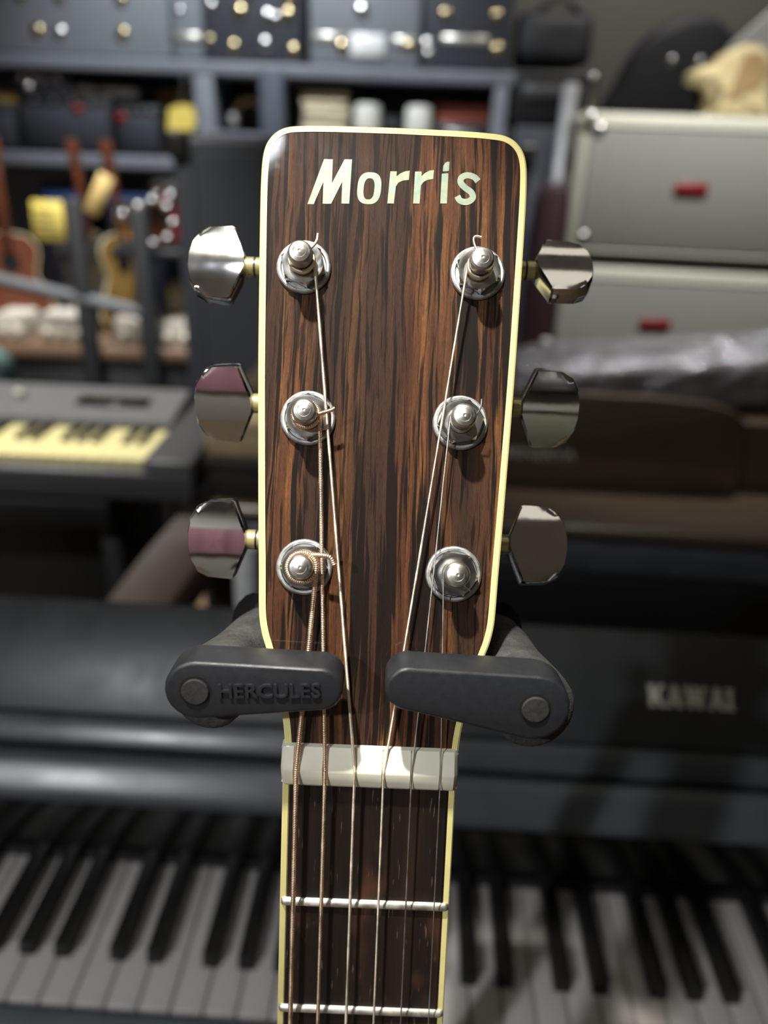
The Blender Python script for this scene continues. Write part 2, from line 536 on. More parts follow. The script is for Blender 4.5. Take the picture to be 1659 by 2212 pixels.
# ------------------------------------------------------------------ acoustic guitar
# F frame: (u right, v up the neck, n out of the fretboard), metres, origin at the nut's lower front edge
OF = Vector((-0.00108, 0.14586, 1.14611))
MF = Matrix(((1, 0, 0, 0), (0, 0, -1, 0), (0, 1, 0, 0), (0, 0, 0, 1)))
GW = T3(OF) @ RX(-9.0)
guitar = thing('acoustic_guitar', 'acoustic guitar with rosewood headstock, cream binding and pearl lettering, hung on the stand', 'guitar', M=GW)
HM = TR(0, 0.0005, 0.0095) @ RX(-19.8) @ MF      # headstock frame in guitar coordinates
H2F = MF.inverted() @ HM
def hf(u, v, n):
    return H2F @ Vector((u, v, n)) 
mm = 0.001

half = [(21.55, 0.0), (21.8, 3.0), (22.5, 7.5), (23.9, 13.0), (25.6, 18.5), (27.2, 23.8), (28.5, 27.5), (29.4, 31.5), (29.8, 36.0), (30.2, 44), (30.9, 56), (31.7, 71), (32.9, 95), (33.8, 118), (34.5, 138), (34.65, 147), (34.4, 152), (33.5, 155.4), (31.6, 158.0), (28.8, 159.6), (24.5, 160.2), (16, 160.5), (0, 160.65)]
hu0 = 0.3
right = [Vector((p.x, p.y, 0)) for p in catmull([(a, b, 0) for a, b in half], 4)]
outline = [((p.x + hu0) * mm, p.y * mm) for p in right] + [((-p.x + hu0) * mm, p.y * mm) for p in right[-2::-1]]
def inset(ol, d):
    n = len(ol)
    out = []
    for i in range(n):
        a, b, c = Vector(ol[i - 1]), Vector(ol[i]), Vector(ol[(i + 1) % n])
        e1, e2 = (b - a).normalized(), (c - b).normalized()
        n1, n2 = Vector((-e1.y, e1.x)), Vector((-e2.y, e2.x))
        m = (n1 + n2)
        if m.length < 1e-6:
            m = n1
        m.normalize()
        k = max(0.6, m.dot(n1))
        out.append(tuple(b + m * d / k))
    return out
inner = inset(outline, 1.75 * mm)
inner[0] = (outline[0][0] - 1.75 * mm, outline[0][1])
inner[-1] = (outline[-1][0] + 1.75 * mm, outline[-1][1])
head = obj('headstock', prism_me(outline, -15.0 * mm, -1.9 * mm, 0.6 * mm, 1, 'headstock'), M_MAHOG, guitar, HM)
obj('headstock_veneer', prism_me(inner, -1.9 * mm, 0.0, 0, name='headstock_veneer', smooth=False), M_VENEER, head, Matrix.Identity(4), 'striped glossy rosewood face')
def ring_me(o, i, z0, z1, bev):
    n = len(o)
    vs_, fs = [], []
    rings = [(i, z0), (i, z1), ([(a[0] * 0.75 + b[0] * 0.25, a[1] * 0.75 + b[1] * 0.25) for a, b in zip(o, i)], z1), (o, z1 - bev), (o, z0)]
    for pts, z in rings:
        vs_ += [(x, y, z) for x, y in pts]
    for k in range(len(rings)):
        k2 = (k + 1) % len(rings)
        for j in range(n - 1):
            fs.append((k * n + j, k * n + j + 1, k2 * n + j + 1, k2 * n + j))
    fs.append(tuple(k * n for k in range(len(rings))))
    fs.append(tuple(k * n + n - 1 for k in range(len(rings))))
    return mesh('headstock_binding', vs_, fs, False)
obj('headstock_binding', ring_me(outline, inner, -1.9 * mm, 0.12 * mm, 0.35 * mm), M_BIND, head, Matrix.Identity(4), 'cream plastic edge binding')

# pearl letters of the name on the headstock
def letter(pts, holes=None):
    bm = bmesh.new()
    n = len(pts)
    lo = [bm.verts.new((x * mm, y * mm, -0.2 * mm)) for x, y in pts]
    hi = [bm.verts.new((x * mm, y * mm, 0.10 * mm)) for x, y in pts]
    bm.faces.new(hi)
    bm.faces.new(lo[::-1])
    for i in range(n):
        bm.faces.new((lo[i], lo[(i + 1) % n], hi[(i + 1) % n], hi[i]))
    bmesh.ops.triangulate(bm, faces=[f for f in bm.faces if len(f.verts) > 4])
    return bm_mesh('inlay_letter', bm)
def stroke(path, w):
    P = [Vector(p) for p in path]
    n = len(P)
    L_, R_ = [], []
    for i in range(n):
        d = (P[min(i + 1, n - 1)] - P[max(i - 1, 0)]).normalized()
        nn = Vector((-d.y, d.x, 0))
        ww = w[i] if isinstance(w, list) else w
        L_.append(P[i] + nn * ww / 2)
        R_.append(P[i] - nn * ww / 2)
    return L_, R_
def strip_me(L_, R_, closed=False):
    n = len(L_)
    vs_, fs = [], []
    for z in (0.10, -0.2):
        vs_ += [(p.x * mm, p.y * mm, z * mm) for p in L_] + [(p.x * mm, p.y * mm, z * mm) for p in R_]
    rng = n if closed else n - 1
    for i in range(rng):
        j = (i + 1) % n
        fs.append((i, j, n + j, n + i))
        fs.append((2 * n + i, 2 * n + j, j, i))
        fs.append((3 * n + i, n + i, n + j, 3 * n + j))
    if not closed:
        fs += [(0, n, 3 * n, 2 * n), (n - 1, 2 * n - 1, 4 * n - 1, 3 * n - 1)]
    return mesh('inlay_letter', vs_, fs)
L_M = [(-21.97, 139.05), (-18.18, 151.3), (-15.89, 151.34), (-15.85, 144.86), (-12.83, 151.46), (-10.87, 151.5), (-11.11, 139.6), (-13.12, 139.55), (-13.18, 145.4), (-15.8, 139.4), (-18.02, 139.3), (-18.07, 145.2), (-20.36, 139.08)]
L_r1 = [(-0.75, 148.7), (0.94, 148.76), (0.9, 147.4), (1.85, 148.2), (3.0, 148.85), (4.29, 149.09), (4.14, 146.6), (2.6, 146.35), (1.5, 145.8), (0.84, 144.7), (0.47, 140.1), (-1.2, 140.05)]
L_r2 = [(5.7, 148.9), (7.41, 149.0), (7.4, 147.7), (8.3, 148.6), (9.4, 149.3), (10.61, 149.5), (10.48, 147.1), (9.0, 146.8), (8.0, 146.2), (7.35, 145.2), (7.17, 140.35), (5.5, 140.3)]
L_i = [(12.69, 148.61), (14.4, 148.8), (14.28, 140.67), (12.54, 140.6)]
L_dot = [(12.92, 149.25), (13.0, 150.7), (13.5, 151.6), (14.1, 151.95), (14.6, 151.85), (14.5, 149.4)]
for pts in (L_M,):
    obj('inlay_letter', letter(pts), M_PEARL, head, Matrix.Identity(4))
oo, oi = [], []
for k in range(40):
    a = 2 * PI * k / 40
    ca, sa = math.cos(a), math.sin(a)
    e = 0.75
    sx = math.copysign(abs(ca) ** e, ca); sy = math.copysign(abs(sa) ** e, sa)
    oo.append(Vector((-6.07 + 3.1 * sx + 0.22 * sy, 143.95 + 4.3 * sy, 0)))
    oi.append(Vector((-6.13 + 1.4 * sx + 0.15 * sy, 143.75 + 2.85 * sy, 0)))
obj('inlay_letter', strip_me(oo, oi, True), M_PEARL, head, Matrix.Identity(4))
for pts in (L_r1, L_r2):
    obj('inlay_letter', letter(pts), M_PEARL, head, Matrix.Identity(4))
me_i = letter(L_i)
bm = bmesh.new(); bm.from_mesh(me_i); bm.from_mesh(letter(L_dot)); me_i2 = bm_mesh('inlay_letter', bm)
obj('inlay_letter', me_i2, M_PEARL, head, Matrix.Identity(4))
s_path = catmull([(22.2, 146.95, 0), (21.2, 148.0, 0), (19.3, 148.45, 0), (17.85, 147.7, 0), (17.75, 146.3, 0), (19.0, 145.0, 0), (20.5, 143.9, 0), (20.95, 142.5, 0), (19.7, 141.35, 0), (17.8, 141.5, 0), (16.9, 142.75, 0)], 5)
obj('inlay_letter', strip_me(*stroke(s_path, 1.65)), M_PEARL, head, Matrix.Identity(4))

# tuning machines: (post u, post v, button start |u|, button roll, hex turn)
me_washer = lathe_me([(3.2 * mm, 0.02 * mm), (7.02 * mm, 0.02 * mm), (7.08 * mm, 0.45 * mm), (6.85 * mm, 0.95 * mm), (6.5 * mm, 1.15 * mm), (5.95 * mm, 1.1 * mm), (5.7 * mm, 0.55 * mm), (3.2 * mm, 0.5 * mm)], 48, 'washer', 25)
def hex_me():
    bm = bmesh.new()
    n = 48
    rows = []
    def hexr(a):
        k = (a + PI / 6) % (PI / 3) - PI / 6
        return 5.15 / math.cos(k)
    for z, cap in ((0.66, 99), (3.0, 99), (3.6, 5.3), (3.65, 4.7)):
        row = []
        for i in range(n):
            a = 2 * PI * i / n
            r = min(hexr(a), cap)
            if z == 3.0:
                zz = 3.0 if hexr(a) > 5.4 else 3.45
            else:
                zz = z
            row.append(bm.verts.new((r * math.cos(a) * mm, r * math.sin(a) * mm, zz * mm)))
        rows.append(row)
    row = [bm.verts.new((3.2 * math.cos(2 * PI * i / n) * mm, 3.2 * math.sin(2 * PI * i / n) * mm, 3.5 * mm)) for i in range(n)]
    rows.append(row)
    for a, b in zip(rows, rows[1:]):
        for i in range(n):
            bm.faces.new((a[i], a[(i + 1) % n], b[(i + 1) % n], b[i]))
    return bm_mesh('hex_nut', bm, True, 22)
me_hex = hex_me()
me_post = lathe_me([(3.15 * mm, 0.3 * mm), (3.15 * mm, 3.7 * mm), (2.75 * mm, 4.2 * mm), (2.65 * mm, 5.6 * mm), (2.75 * mm, 7.3 * mm), (3.1 * mm, 8.0 * mm), (3.12 * mm, 9.6 * mm), (2.95 * mm, 10.2 * mm), (2.55 * mm, 10.55 * mm), (2.5 * mm, 10.7 * mm), (1.6 * mm, 11.05 * mm), (1.55 * mm, 11.0 * mm), (0.7 * mm, 11.3 * mm), (0.45 * mm, 11.35 * mm), (0.3 * mm, 11.15 * mm), (0.01 * mm, 11.1 * mm)], 40, 'string_post', 25)
def button_me():
    """x outwards from the shaft, y along the headstock, z towards the viewer"""
    base = [(0.0, -1.6), (3.7, -10.7), (4.6, -11.0), (10.8, -10.6), (13.7, -9.2), (15.6, -6.0), (16.4, -2.0), (16.4, 2.0), (15.6, 6.0), (13.7, 9.2), (10.8, 10.6), (4.6, 11.0), (3.7, 10.7), (0.0, 1.6)]
    ol = []
    n = len(base)
    for i in range(n):
        a, b = base[i], base[(i + 1) % n]
        for k in range(3):
            t = k / 3
            ol.append((a[0] + (b[0] - a[0]) * t, a[1] + (b[1] - a[1]) * t))
    cx, cy = 8.6, 0.0
    bm = bmesh.new()
    rows = []
    def zf(y):
        return 3.6 - 0.0085 * y * y
    spec = []
    for sgn in (-1, 1):
        half_ = [(0.0, 1.0, None), (2.2, 1.0, None), (2.65, 0.985, None), (0, 0.945, 1), (0, 0.80, 1), (0, 0.6, 1), (0, 0.4, 1), (0, 0.2, 1), (0, 0.03, 1)]
        if sgn < 0:
            spec += [(-z, q, k) for z, q, k in half_[:0:-1]]
        else:
            spec += half_
    for idx, (z, q, k) in enumerate(spec):
        sg = -1 if idx < 8 else 1
        row = []
        for x, y in ol:
            xx, yy = cx + (x - cx) * q, (y - cy) * q
            zz_ = z if k is None else sg * zf(yy)
            row.append(bm.verts.new((xx * mm, yy * mm, zz_ * mm)))
        rows.append(row)
    m = len(ol)
    for a, b in zip(rows, rows[1:]):
        for i in range(m):
            bm.faces.new((a[i], a[(i + 1) % m], b[(i + 1) % m], b[i]))
    bm.faces.new(rows[0][::-1])
    bm.faces.new(rows[-1])
    return bm_mesh('button', bm, True, 26)
me_button = button_me()
me_collar = lathe_me([(2.0 * mm, -4.6 * mm), (2.7 * mm, -4.5 * mm), (2.7 * mm, -2.6 * mm), (2.2 * mm, -2.5 * mm), (2.2 * mm, -2.1 * mm), (2.75 * mm, -2.0 * mm), (2.75 * mm, 0.2 * mm), (2.0 * mm, 0.4 * mm), (1.9 * mm, 1.5 * mm)], 24, 'collar', 30)
me_black_ring = lathe_me([(2.0 * mm, -2.62 * mm), (2.72 * mm, -2.6 * mm), (2.72 * mm, -2.0 * mm), (2.0 * mm, -1.98 * mm)], 24, 'rubber_ring', 30)
TUN = [(-22.1, 122.1, 40.6, 7.4, -7, 12, M_CHROME), (-19.2, 82.8, 36.6, 7.4, 27, 0, M_CHROME), (-18.4, 44.95, 36.3, 6.9, 13, 30, M_CHROME),
       (22.8, 122.3, 41.0, 9.3, -31, 8, M_CHROME), (19.6, 83.1, 38.0, 8.9, 21, 40, M_CHROME), (19.2, 44.65, 35.6, 8.6, -12, 22, M_SCUFF)]
for i, (u, v, bs, dv, roll, hx, bm_) in enumerate(TUN):
    s = -1 if u < 0 else 1
    # the housing behind the headstock is the part; all else hangs on it
    hou = obj('tuning_machine', box_me(-6.5 * mm, 6.5 * mm, -6 * mm, 15 * mm, -24.5 * mm, -15.2 * mm, 1.5 * mm, 2, 'tuning_machine'), M_CHROME, guitar, HM @ TR(u * mm, v * mm, 0))
    I = Matrix.Identity(4)
    obj('washer', me_washer, M_STEEL, hou, I)
    obj('hex_nut', me_hex, M_CHROME_SM, hou, RZ(hx))
    obj('string_post', me_post, M_POST, hou, I)
    ax = TR((s * bs - u) * mm, dv * mm, -20 * mm)
    turn = Matrix.Identity(4) if s > 0 else RZ(180)
    shaft_len = abs(s * bs - u)
    obj('shaft', lathe_me([(1.9 * mm, -(shaft_len - 5) * mm), (1.9 * mm, 2 * mm)], 16, 'shaft'), M_CHROME, hou, ax @ turn @ RY(90))
    obj('collar', me_collar, M_BRASS, hou, ax @ turn @ RY(90))
    obj('rubber_ring', me_black_ring, M_BLACK, hou, ax @ turn @ RY(90))
    obj('button', me_button, bm_, hou, ax @ RX(roll) @ turn)

# nut with string slots
NUT_U = [-17.9, -10.85, -3.6, 3.5, 10.4, 17.5]
BR_U = [-27.5, -16.5, -5.5, 5.5, 16.5, 27.5]
RADS = [0.68, 0.54, 0.42, 0.33, 0.20, 0.15]
def nut_me():
    us = set()
    for x in [-21.9, -21.6, -20.8, 20.8, 21.6, 21.9] + [-20 + 2 * k for k in range(21)]:
        us.add(round(x, 3))
    for c, r in zip(NUT_U, RADS):
        for d in (-r - 0.22, -r * 0.6, r * 0.6, r + 0.22):
            us.add(round(c + d, 3))
    us = sorted(us)
    prof = [(0.3, -3.0), (0.3, 1.0), (0.6, 1.7), (1.4, 2.2), (3.2, 2.75), (5.3, 3.25), (5.8, 3.25), (6.3, 3.05), (10.2, 1.1), (10.8, 0.5), (10.9, -3.0)]
    vs_, fs = [], []
    n = len(prof)
    for x in us:
        k = 0.0
        for c, r in zip(NUT_U, RADS):
            if abs(x - c) <= r * 0.61:
                k = 1.0
        e = max(0.0, (abs(x) - 20.6) / 1.3)
        for v, h in prof:
            hh = h - k * (0.75 if h > 1 else 0) - e * e * (1.5 if h > 1 else 0)
            vv = v + (5.6 - v) * 0.12 * e * e
            vs_.append((x * mm, vv * mm, hh * mm))
    for i in range(len(us) - 1):
        for j in range(n - 1):
            a = i * n + j
            fs.append((a, a + 1, a + n + 1, a + n))
    fs.append(tuple(range(n)))
    fs.append(tuple((len(us) - 1) * n + j for j in range(n)))
    return mesh('nut', vs_, fs, True, 38)
obj('nut', nut_me(), M_NUT, guitar, MF)

# fretboard, binding, frets, neck
def hw(v):
    return 21.75 + 0.0172 * (-v)
VEND = -430.0
fb = obj('fretboard', prism_me([(-(hw(0) - 1.8) * mm, 0), (-(hw(VEND) - 1.8) * mm, VEND * mm), ((hw(VEND) - 1.8) * mm, VEND * mm), ((hw(0) - 1.8) * mm, 0)], -6 * mm, 0, name='fretboard', smooth=False), M_FRETB, guitar, MF)
for s in (-1, 1):
    o4 = [(s * (hw(0) - 1.8) * mm, 0), (s * (hw(VEND) - 1.8) * mm, VEND * mm), (s * hw(VEND) * mm, VEND * mm), (s * hw(0) * mm, 0)]
    obj('fretboard_binding', prism_me(o4 if s < 0 else o4[::-1], -6 * mm, -0.05 * mm, 0.3 * mm, 1, 'fretboard_binding'), M_BIND, fb, Matrix.Identity(4))
fv = [36.1]
for k in range(2, 21):
    fv.append(648.0 - 648.0 / 2 ** (k / 12.0) + (1.3 if k == 2 else 1.6))
for v in fv:
    w = hw(-v) - 0.35
    prof = []
    for k in range(9):
        a = PI * k / 8
        prof.append((1.25 * math.cos(a), 1.15 * math.sin(a)))
    vs_, fs = [], []
    stations = [(-w, 0.35), (-w + 0.35, 0.75), (-w + 0.9, 1.0), (w - 0.9, 1.0), (w - 0.35, 0.75), (w, 0.35)]
    for x, sc in stations:
        for a, b in prof:
            vs_.append((x * mm, (-v + a * (0.6 + 0.4 * sc)) * mm, (b * sc - 0.1) * mm))
    for i in range(len(stations) - 1):
        for j in range(8):
            q = i * 9 + j
            fs.append((q, q + 1, q + 10, q + 9))
    fs.append(tuple(range(9)))
    fs.append(tuple(5 * 9 + j for j in range(9)))
    obj('fret', mesh('fret', vs_, fs, True, 60), M_FRETW, fb, Matrix.Identity(4))
def neck_me():
    vs_, fs = [], []
    st = [(11.0, 21.4, 13.0), (0, 21.6, 15), (-40, 22.3, 15.5), (-200, 25, 17), (-330, 27, 19), (-362, 28, 30)]
    m = 13
    for v, w, d in st:
        for k in range(m):
            a = PI * k / (m - 1)
            vs_.append((math.cos(a) * w * mm, v * mm, (-6 - math.sin(a) ** 0.8 * d) * mm))
    for i in range(len(st) - 1):
        for k in range(m - 1):
            q = i * m + k
            fs.append((q, q + 1, q + m + 1, q + m))
        fs.append((i * m, i * m + m, i * m + 2 * m - 1, i * m + m - 1))
    fs.append(tuple(range(m)))
    fs.append(tuple((len(st) - 1) * m + k for k in range(m)))
    return mesh('neck', vs_, fs, True, 40)
obj('neck', neck_me(), M_MAHOG, guitar, MF)
# body below the frame
M_SPRUCE = mat_wood('amber_spruce_top', srgb(196, 140, 76), srgb(214, 164, 100), (1, 0.05, 1), 160, 0.3, 0.8)
M_SIDE = mat_wood('rosewood_body', srgb(50, 30, 22), srgb(92, 54, 36), (1, 0.1, 1), 60, 0.3, 0.8)
bh = [(0, -360), (60, -361), (110, -372), (140, -400), (146, -435), (139, -490), (133, -540), (142, -600), (170, -660), (193, -720), (198, -765), (185, -815), (140, -850), (70, -862), (0, -864)]
br = catmull([(a, b, 0) for a, b in bh], 5)
bo = [(p.x * mm, p.y * mm) for p in br] + [(-p.x * mm, p.y * mm) for p in br[-2:0:-1]]
obj('body', prism_me(bo[::-1], -108 * mm, -9 * mm, 2 * mm, 2, 'body'), M_SIDE, guitar, MF)
obj('soundboard', prism_me(bo[::-1], -9 * mm, -6.3 * mm, 1 * mm, 1, 'soundboard'), M_SPRUCE, guitar, MF)
obj('soundhole', lathe_me([(50 * mm, -0.2 * mm), (50 * mm, 0.15 * mm), (0.01, 0.15 * mm)], 40, 'soundhole'), M_DARKIN, guitar, MF @ TR(0, -492 * mm, -6.2 * mm))
obj('pickguard', prism_me([(52 * mm, -470 * mm), (60 * mm, -455 * mm), (84 * mm, -520 * mm), (92 * mm, -580 * mm), (60 * mm, -590 * mm), (42 * mm, -530 * mm)][::-1], -6.2 * mm, -5.6 * mm, name='pickguard'), M_BLACK, guitar, MF)
obj('bridge', box_me(-78 * mm, 78 * mm, -672 * mm, -640 * mm, -6.2 * mm, 2 * mm, 2 * mm, 2, 'bridge'), M_FRETB, guitar, MF)

# strings, from the bridge over the nut to the posts, wound on, with cut ends
POSTS = [(-18.4, 44.95), (-19.2, 82.8), (-22.1, 122.1), (22.8, 122.3), (19.6, 83.1), (19.2, 44.65)]
CFG = [  # radius, coil start n, coil end n, turns, tail (du, dv, dn) list from coil end, material, ridge pitch
    (2.3, 3.8, 8.1, 2.15, [(6.6, 2.8, 0.4), (7.9, 1.0, 0.0)], M_BRONZE, 0.50),
    (1, 4.4, 6.6, 2.6, [(5.8, 0.8, 0.3), (7.2, 1.6, 0.3)], M_BRONZE, 0.42),
    (1, 4.6, 6.3, 2.6, [(3.2, 3.2, 1.0), (4.1, 5.9, 1.6)], M_BRONZE_L, 0.22),
    (1, 4.6, 6.3, 2.6, [(-1.2, 3.4, 1.0), (-2.1, 5.6, 1.8), (-1.5, 6.3, 2.0), (-0.2, 6.1, 2.0)], M_BRONZE_L, 0.20),
    (1, 4.6, 6.0, 2.6, [(3.2, 0.6, 1.5), (4.1, 2.4, 3.0), (4.2, 4.4, 3.4)], M_WIRE, 0),
    (1, 4.6, 6.0, 2.6, [(2.0, -2.6, 1.5), (3.6, -3.9, 1.0)], M_WIRE, 0)]
for i in range(6):
    pu, pv = POSTS[i]
    r = RADS[i]
    s = 1 if pu < 0 else -1          # side of the post the string arrives on
    _, n0, n1, turns, tail, mat, pitch = CFG[i]
    cr = 2.72 + r
    F = []
    nb = 5.5
    pts = [Vector((BR_U[i], -648.0, nb)), Vector((NUT_U[i], 2.5, 3.0 + r * 0.5)), Vector((NUT_U[i], 4.2, 3.1 + r * 0.5)), Vector((NUT_U[i] + 0.0, 6.0, 3.05 + r * 0.5))]
    def h(u, v, n):
        q = hf(u * mm, v * mm, n * mm)
        return Vector((q.x / mm, q.y / mm, q.z / mm))
    coil = []
    N = int(turns * 28)
    a_off = 0.0
    for k in range(N + 1):
        t = k / N
        a = s * 2 * PI * turns * t
        ang = (0 if s > 0 else PI) + a
        rr = cr
        if i == 0:
            rr = cr + 0.25 * t
        coil.append(h(pu + rr * math.cos(ang), pv + rr * math.sin(ang), n0 + (n1 - n0) * t))
    tl = [h(pu + a, pv + b, n1 + c) for a, b, c in tail]
    path = pts[:]
    up = path + coil
    straight_a, straight_b = pts[3], coil[0]
    seq = [pts[0]] + [pts[1], pts[2], pts[3]]
    K = 24
    for k in range(1, K):
        seq.append(straight_a.lerp(straight_b, k / K))
    seq += coil
    te = catmull([coil[-3], coil[-1]] + tl, 5)
    seq += te[6:]
    seq = [p * mm for p in seq]
    if pitch:
        # plain far below the frame, round-wire winding where it shows
        a, b = seq[0], seq[1]
        cut = a.lerp(b, 1 - 0.13 / (b - a).length)
        fine = resample([cut] + seq[1:], pitch / 5 * mm)
        rw = pitch * 0.5
        rad = [(r - rw + rw * (0.50, 0.87, 1.0, 0.87, 0.50)[k % 5]) * mm for k in range(len(fine))]
        p2 = [a, a.lerp(cut, 0.999)] + fine
        r2 = [r * mm * 0.9] * 2 + rad
        me = tube_me(p2, r2, 8, 'string', sharp=100)
    else:
        me = tube_me(seq, r * mm, 8, 'string', sharp=80)
    obj('string', me, mat, guitar, MF, ['thickest bronze-wound string', 'bronze-wound string', 'pale wound string', 'pale wound string', 'plain steel string', 'thinnest plain steel string'][i])

# ------------------------------------------------------------------ guitar stand with the self-locking yoke
base = Vector((0.0, 0.235, 0.0))
stand = thing('guitar_stand', 'black guitar stand with foam yoke arms and locking flaps gripping the headstock', 'stand', base)
SM = T3(-base) @ GW @ HM          # headstock frame in stand coordinates
obj('pole', lathe_me([(0.011, 0.05), (0.011, 1.125)], 20, 'pole'), M_TUBE, stand, Matrix.Identity(4))
for k in range(3):
    a = PI / 2 + k * 2 * PI / 3
    obj('leg', tube_me(catmull([(0, 0, 0.20), (0.10 * math.cos(a), 0.10 * math.sin(a), 0.12), (0.16 * math.cos(a), 0.16 * math.sin(a), 0.012)], 6), 0.009, 10, 'leg'), M_TUBE, stand, Matrix.Identity(4))
obj('leg_collar', lathe_me([(0.012, 0.17), (0.02, 0.172), (0.02, 0.225), (0.012, 0.228)], 20, 'leg_collar'), M_BLACK, stand, Matrix.Identity(4))
# yoke behind the headstock
yk = catmull([(-37, 30, -30, ), (-24, 24, -44), (0, 16, -50), (24, 24, -44), (38, 30, -30)], 8)
obj('yoke', tube_me([Vector(p) * mm for p in yk], 7 * mm, 14, 'yoke'), M_TUBE, stand, SM)
topP = (SM @ Vector((0, 16 * mm, -50 * mm)))
obj('yoke_stem', tube_me([topP, topP + Vector((0, 0.004, -0.02)), Vector((0, 0, 1.10))], 0.012, 14, 'yoke_stem'), M_TUBE, stand, Matrix.Identity(4))
def arm(side, back, front, rb, rf):
    B, Fp = Vector(back), Vector(front)
    d = (Fp - B).normalized()
    path, rad = [], []
    for k in range(15):
        t = k / 14
        p = B.lerp(Fp, t)
        # slight belly of the foam
        path.append(p * mm)
        rr = rb + (rf - rb) * t
        rad.append((rr + 0.25 * math.sin(t * PI * 3)) * mm)
    # rounded ends
    path = [path[0] - d * 2.2 * mm, path[0] - d * 1.2 * mm] + path + [path[-1] + d * 0.9 * mm, path[-1] + d * 1.4 * mm]
    rad = [rad[0] * 0.82, rad[0] * 0.95] + rad + [rad[-1] * 0.95, rad[-1] * 0.85]
    obj('foam_sleeve', tube_me(path, rad, 28, 'foam_sleeve'), M_FOAM, stand, SM, 'black foam rubber sleeve')
arm(-1, (-31.0, 23.5, -30), (-40.2, 14.0, 5.0), 9.8, 9.6)
arm(1, (33.0, 24.0, -30), (39.6, 12.8, 5.0), 10.0, 10.1)
def flap_outline(L, r0, r1, n=12):
    """pin at the origin (radius r0), tip at +L (radius r1)"""
    d = math.asin((r0 - r1) / L)
    pts = []
    for k in range(n + 1):
        a = PI / 2 - d + (PI + 2 * d) * k / n
        pts.append((r0 * math.cos(a), r0 * math.sin(a)))
    for k in range(n + 1):
        a = -PI / 2 - d + (PI - 2 * d + 4 * d) * k / n
        a = -(PI / 2 + d) + (PI + 2 * d) * k / n
        pts.append((L + r1 * math.cos(a), r1 * math.sin(a)))
    return pts
def flap(pin, tip, r0, r1, n_front, mirror):
    p, q = Vector(pin), Vector(tip)
    L = (q - p).length
    ang = math.atan2(q.y - p.y, q.x - p.x)
    ol = [(x * mm, y * mm) for x, y in flap_outline(L, r0, r1)]
    M = SM @ TR(p.x * mm, p.y * mm, n_front * mm) @ RX(19) @ Matrix.Rotation(ang, 4, 'Z')
    fl = obj('locking_flap', prism_me(ol, -10.0 * mm, 0, 1.0 * mm, 3, 'locking_flap', True, 30), M_FLAP, stand, M)
    # dark ring painted for the recess shade, and pin cap
    ringp = [(3.05, 0.01), (3.75, 0.01), (3.75, 0.06), (3.05, 0.06)]
    obj('pin_recess_shade', lathe_me([(a * mm, b * mm) for a, b in ringp], 32, 'pin_recess_shade'), M_DARKIN, fl, Matrix.Identity(4))
    obj('pin_cap', lathe_me([(3.15 * mm, -1 * mm), (3.15 * mm, 0.42 * mm), (2.95 * mm, 0.62 * mm), (0.02 * mm, 0.68 * mm)], 32, 'pin_cap'), M_CAP, fl, Matrix.Identity(4), 'round speckled black pin')
    return fl
fl_l = flap((-40.3, 15.9), (-12.0, 17.3), 7.25, 5.35, 16.6, False)
fl_r = flap((37.3, 14.9), (8.2, 18.4), 8.1, 5.4, 16.6, True)
me_h = text_me('HERCULES', 3.45 * mm, 0.6 * mm, bold=0.012, squeeze=1.12)
xs = [v.co.x for v in me_h.vertices]
kx = 23.2 * mm / (max(xs) - min(xs))
for v in me_h.vertices:
    v.co.x *= kx
obj('raised_lettering', me_h, M_FLAP, fl_l, TR(17.0 * mm, 0.15 * mm, -0.02 * mm), 'raised lettering on the flap')

# ------------------------------------------------------------------ black upright piano in front
pn = thing('upright_piano', 'black piano with white keys and KAWAI lettering behind the guitar', 'piano', (0, 0.40, 0), R(-1.8))
# local: x along the keyboard, y to the back, z up (origin on the floor under the black-key fronts)
def pbox(name, x0, x1, y0, y1, z0, z1, mat, bev=0.002, label=None, par=None):
    return obj(name, box_me(x0, x1, y0 - 0.40, y1 - 0.40, z0, z1, bev, 2, name), mat, par or pn, Matrix.Identity(4), label)
PX0, PX1 = -0.635, 0.645
pbox('keybed', PX0, PX1, 0.322, 0.62, 0.66, 0.722, M_PIANO)
pbox('keyslip', PX0, PX1, 0.312, 0.331, 0.64, 0.742, plain('blue_grey_keyslip', srgb(86, 92, 98), 0.4, nscale=30), 0.004)
pbox('lower_panel', PX0, PX1, 0.55, 0.58, 0.06, 0.66, M_PIANO)
pbox('toe_rail', PX0, PX1, 0.50, 0.70, 0.0, 0.06, M_PIANO)
for x0, x1 in ((PX0 - 0.03, PX0 + 0.03), (PX1 - 0.03, PX1 + 0.03)):
    pbox('side_cheek', x0, x1, 0.305, 0.70, 0.60, 0.86, M_PIANO, 0.006)
    pbox('leg', x0 + 0.005, x1 - 0.005, 0.33, 0.40, 0.0, 0.60, M_PIANO, 0.006)
    pbox('side_panel', x0, x1, 0.55, 0.70, 0.0, 0.60, M_PIANO, 0.004)
pbox('back_body', PX0, PX1, 0.58, 0.70, 0.06, 0.72, M_PIANO, 0.004)
pbox('action_cover', PX0, PX1, 0.47, 0.60, 0.722, 0.80, M_PIANO, 0.004)
pbox('nameboard', PX0, PX1, 0.458, 0.47, 0.735, 0.832, M_NAMEB, 0.001, 'glossy black board behind the keys')
pbox('nameboard_felt', PX0, PX1, 0.4525, 0.4585, 0.741, 0.746, plain('dark_felt', srgb(30, 26, 26), 0.9, nscale=400), 0.0005)
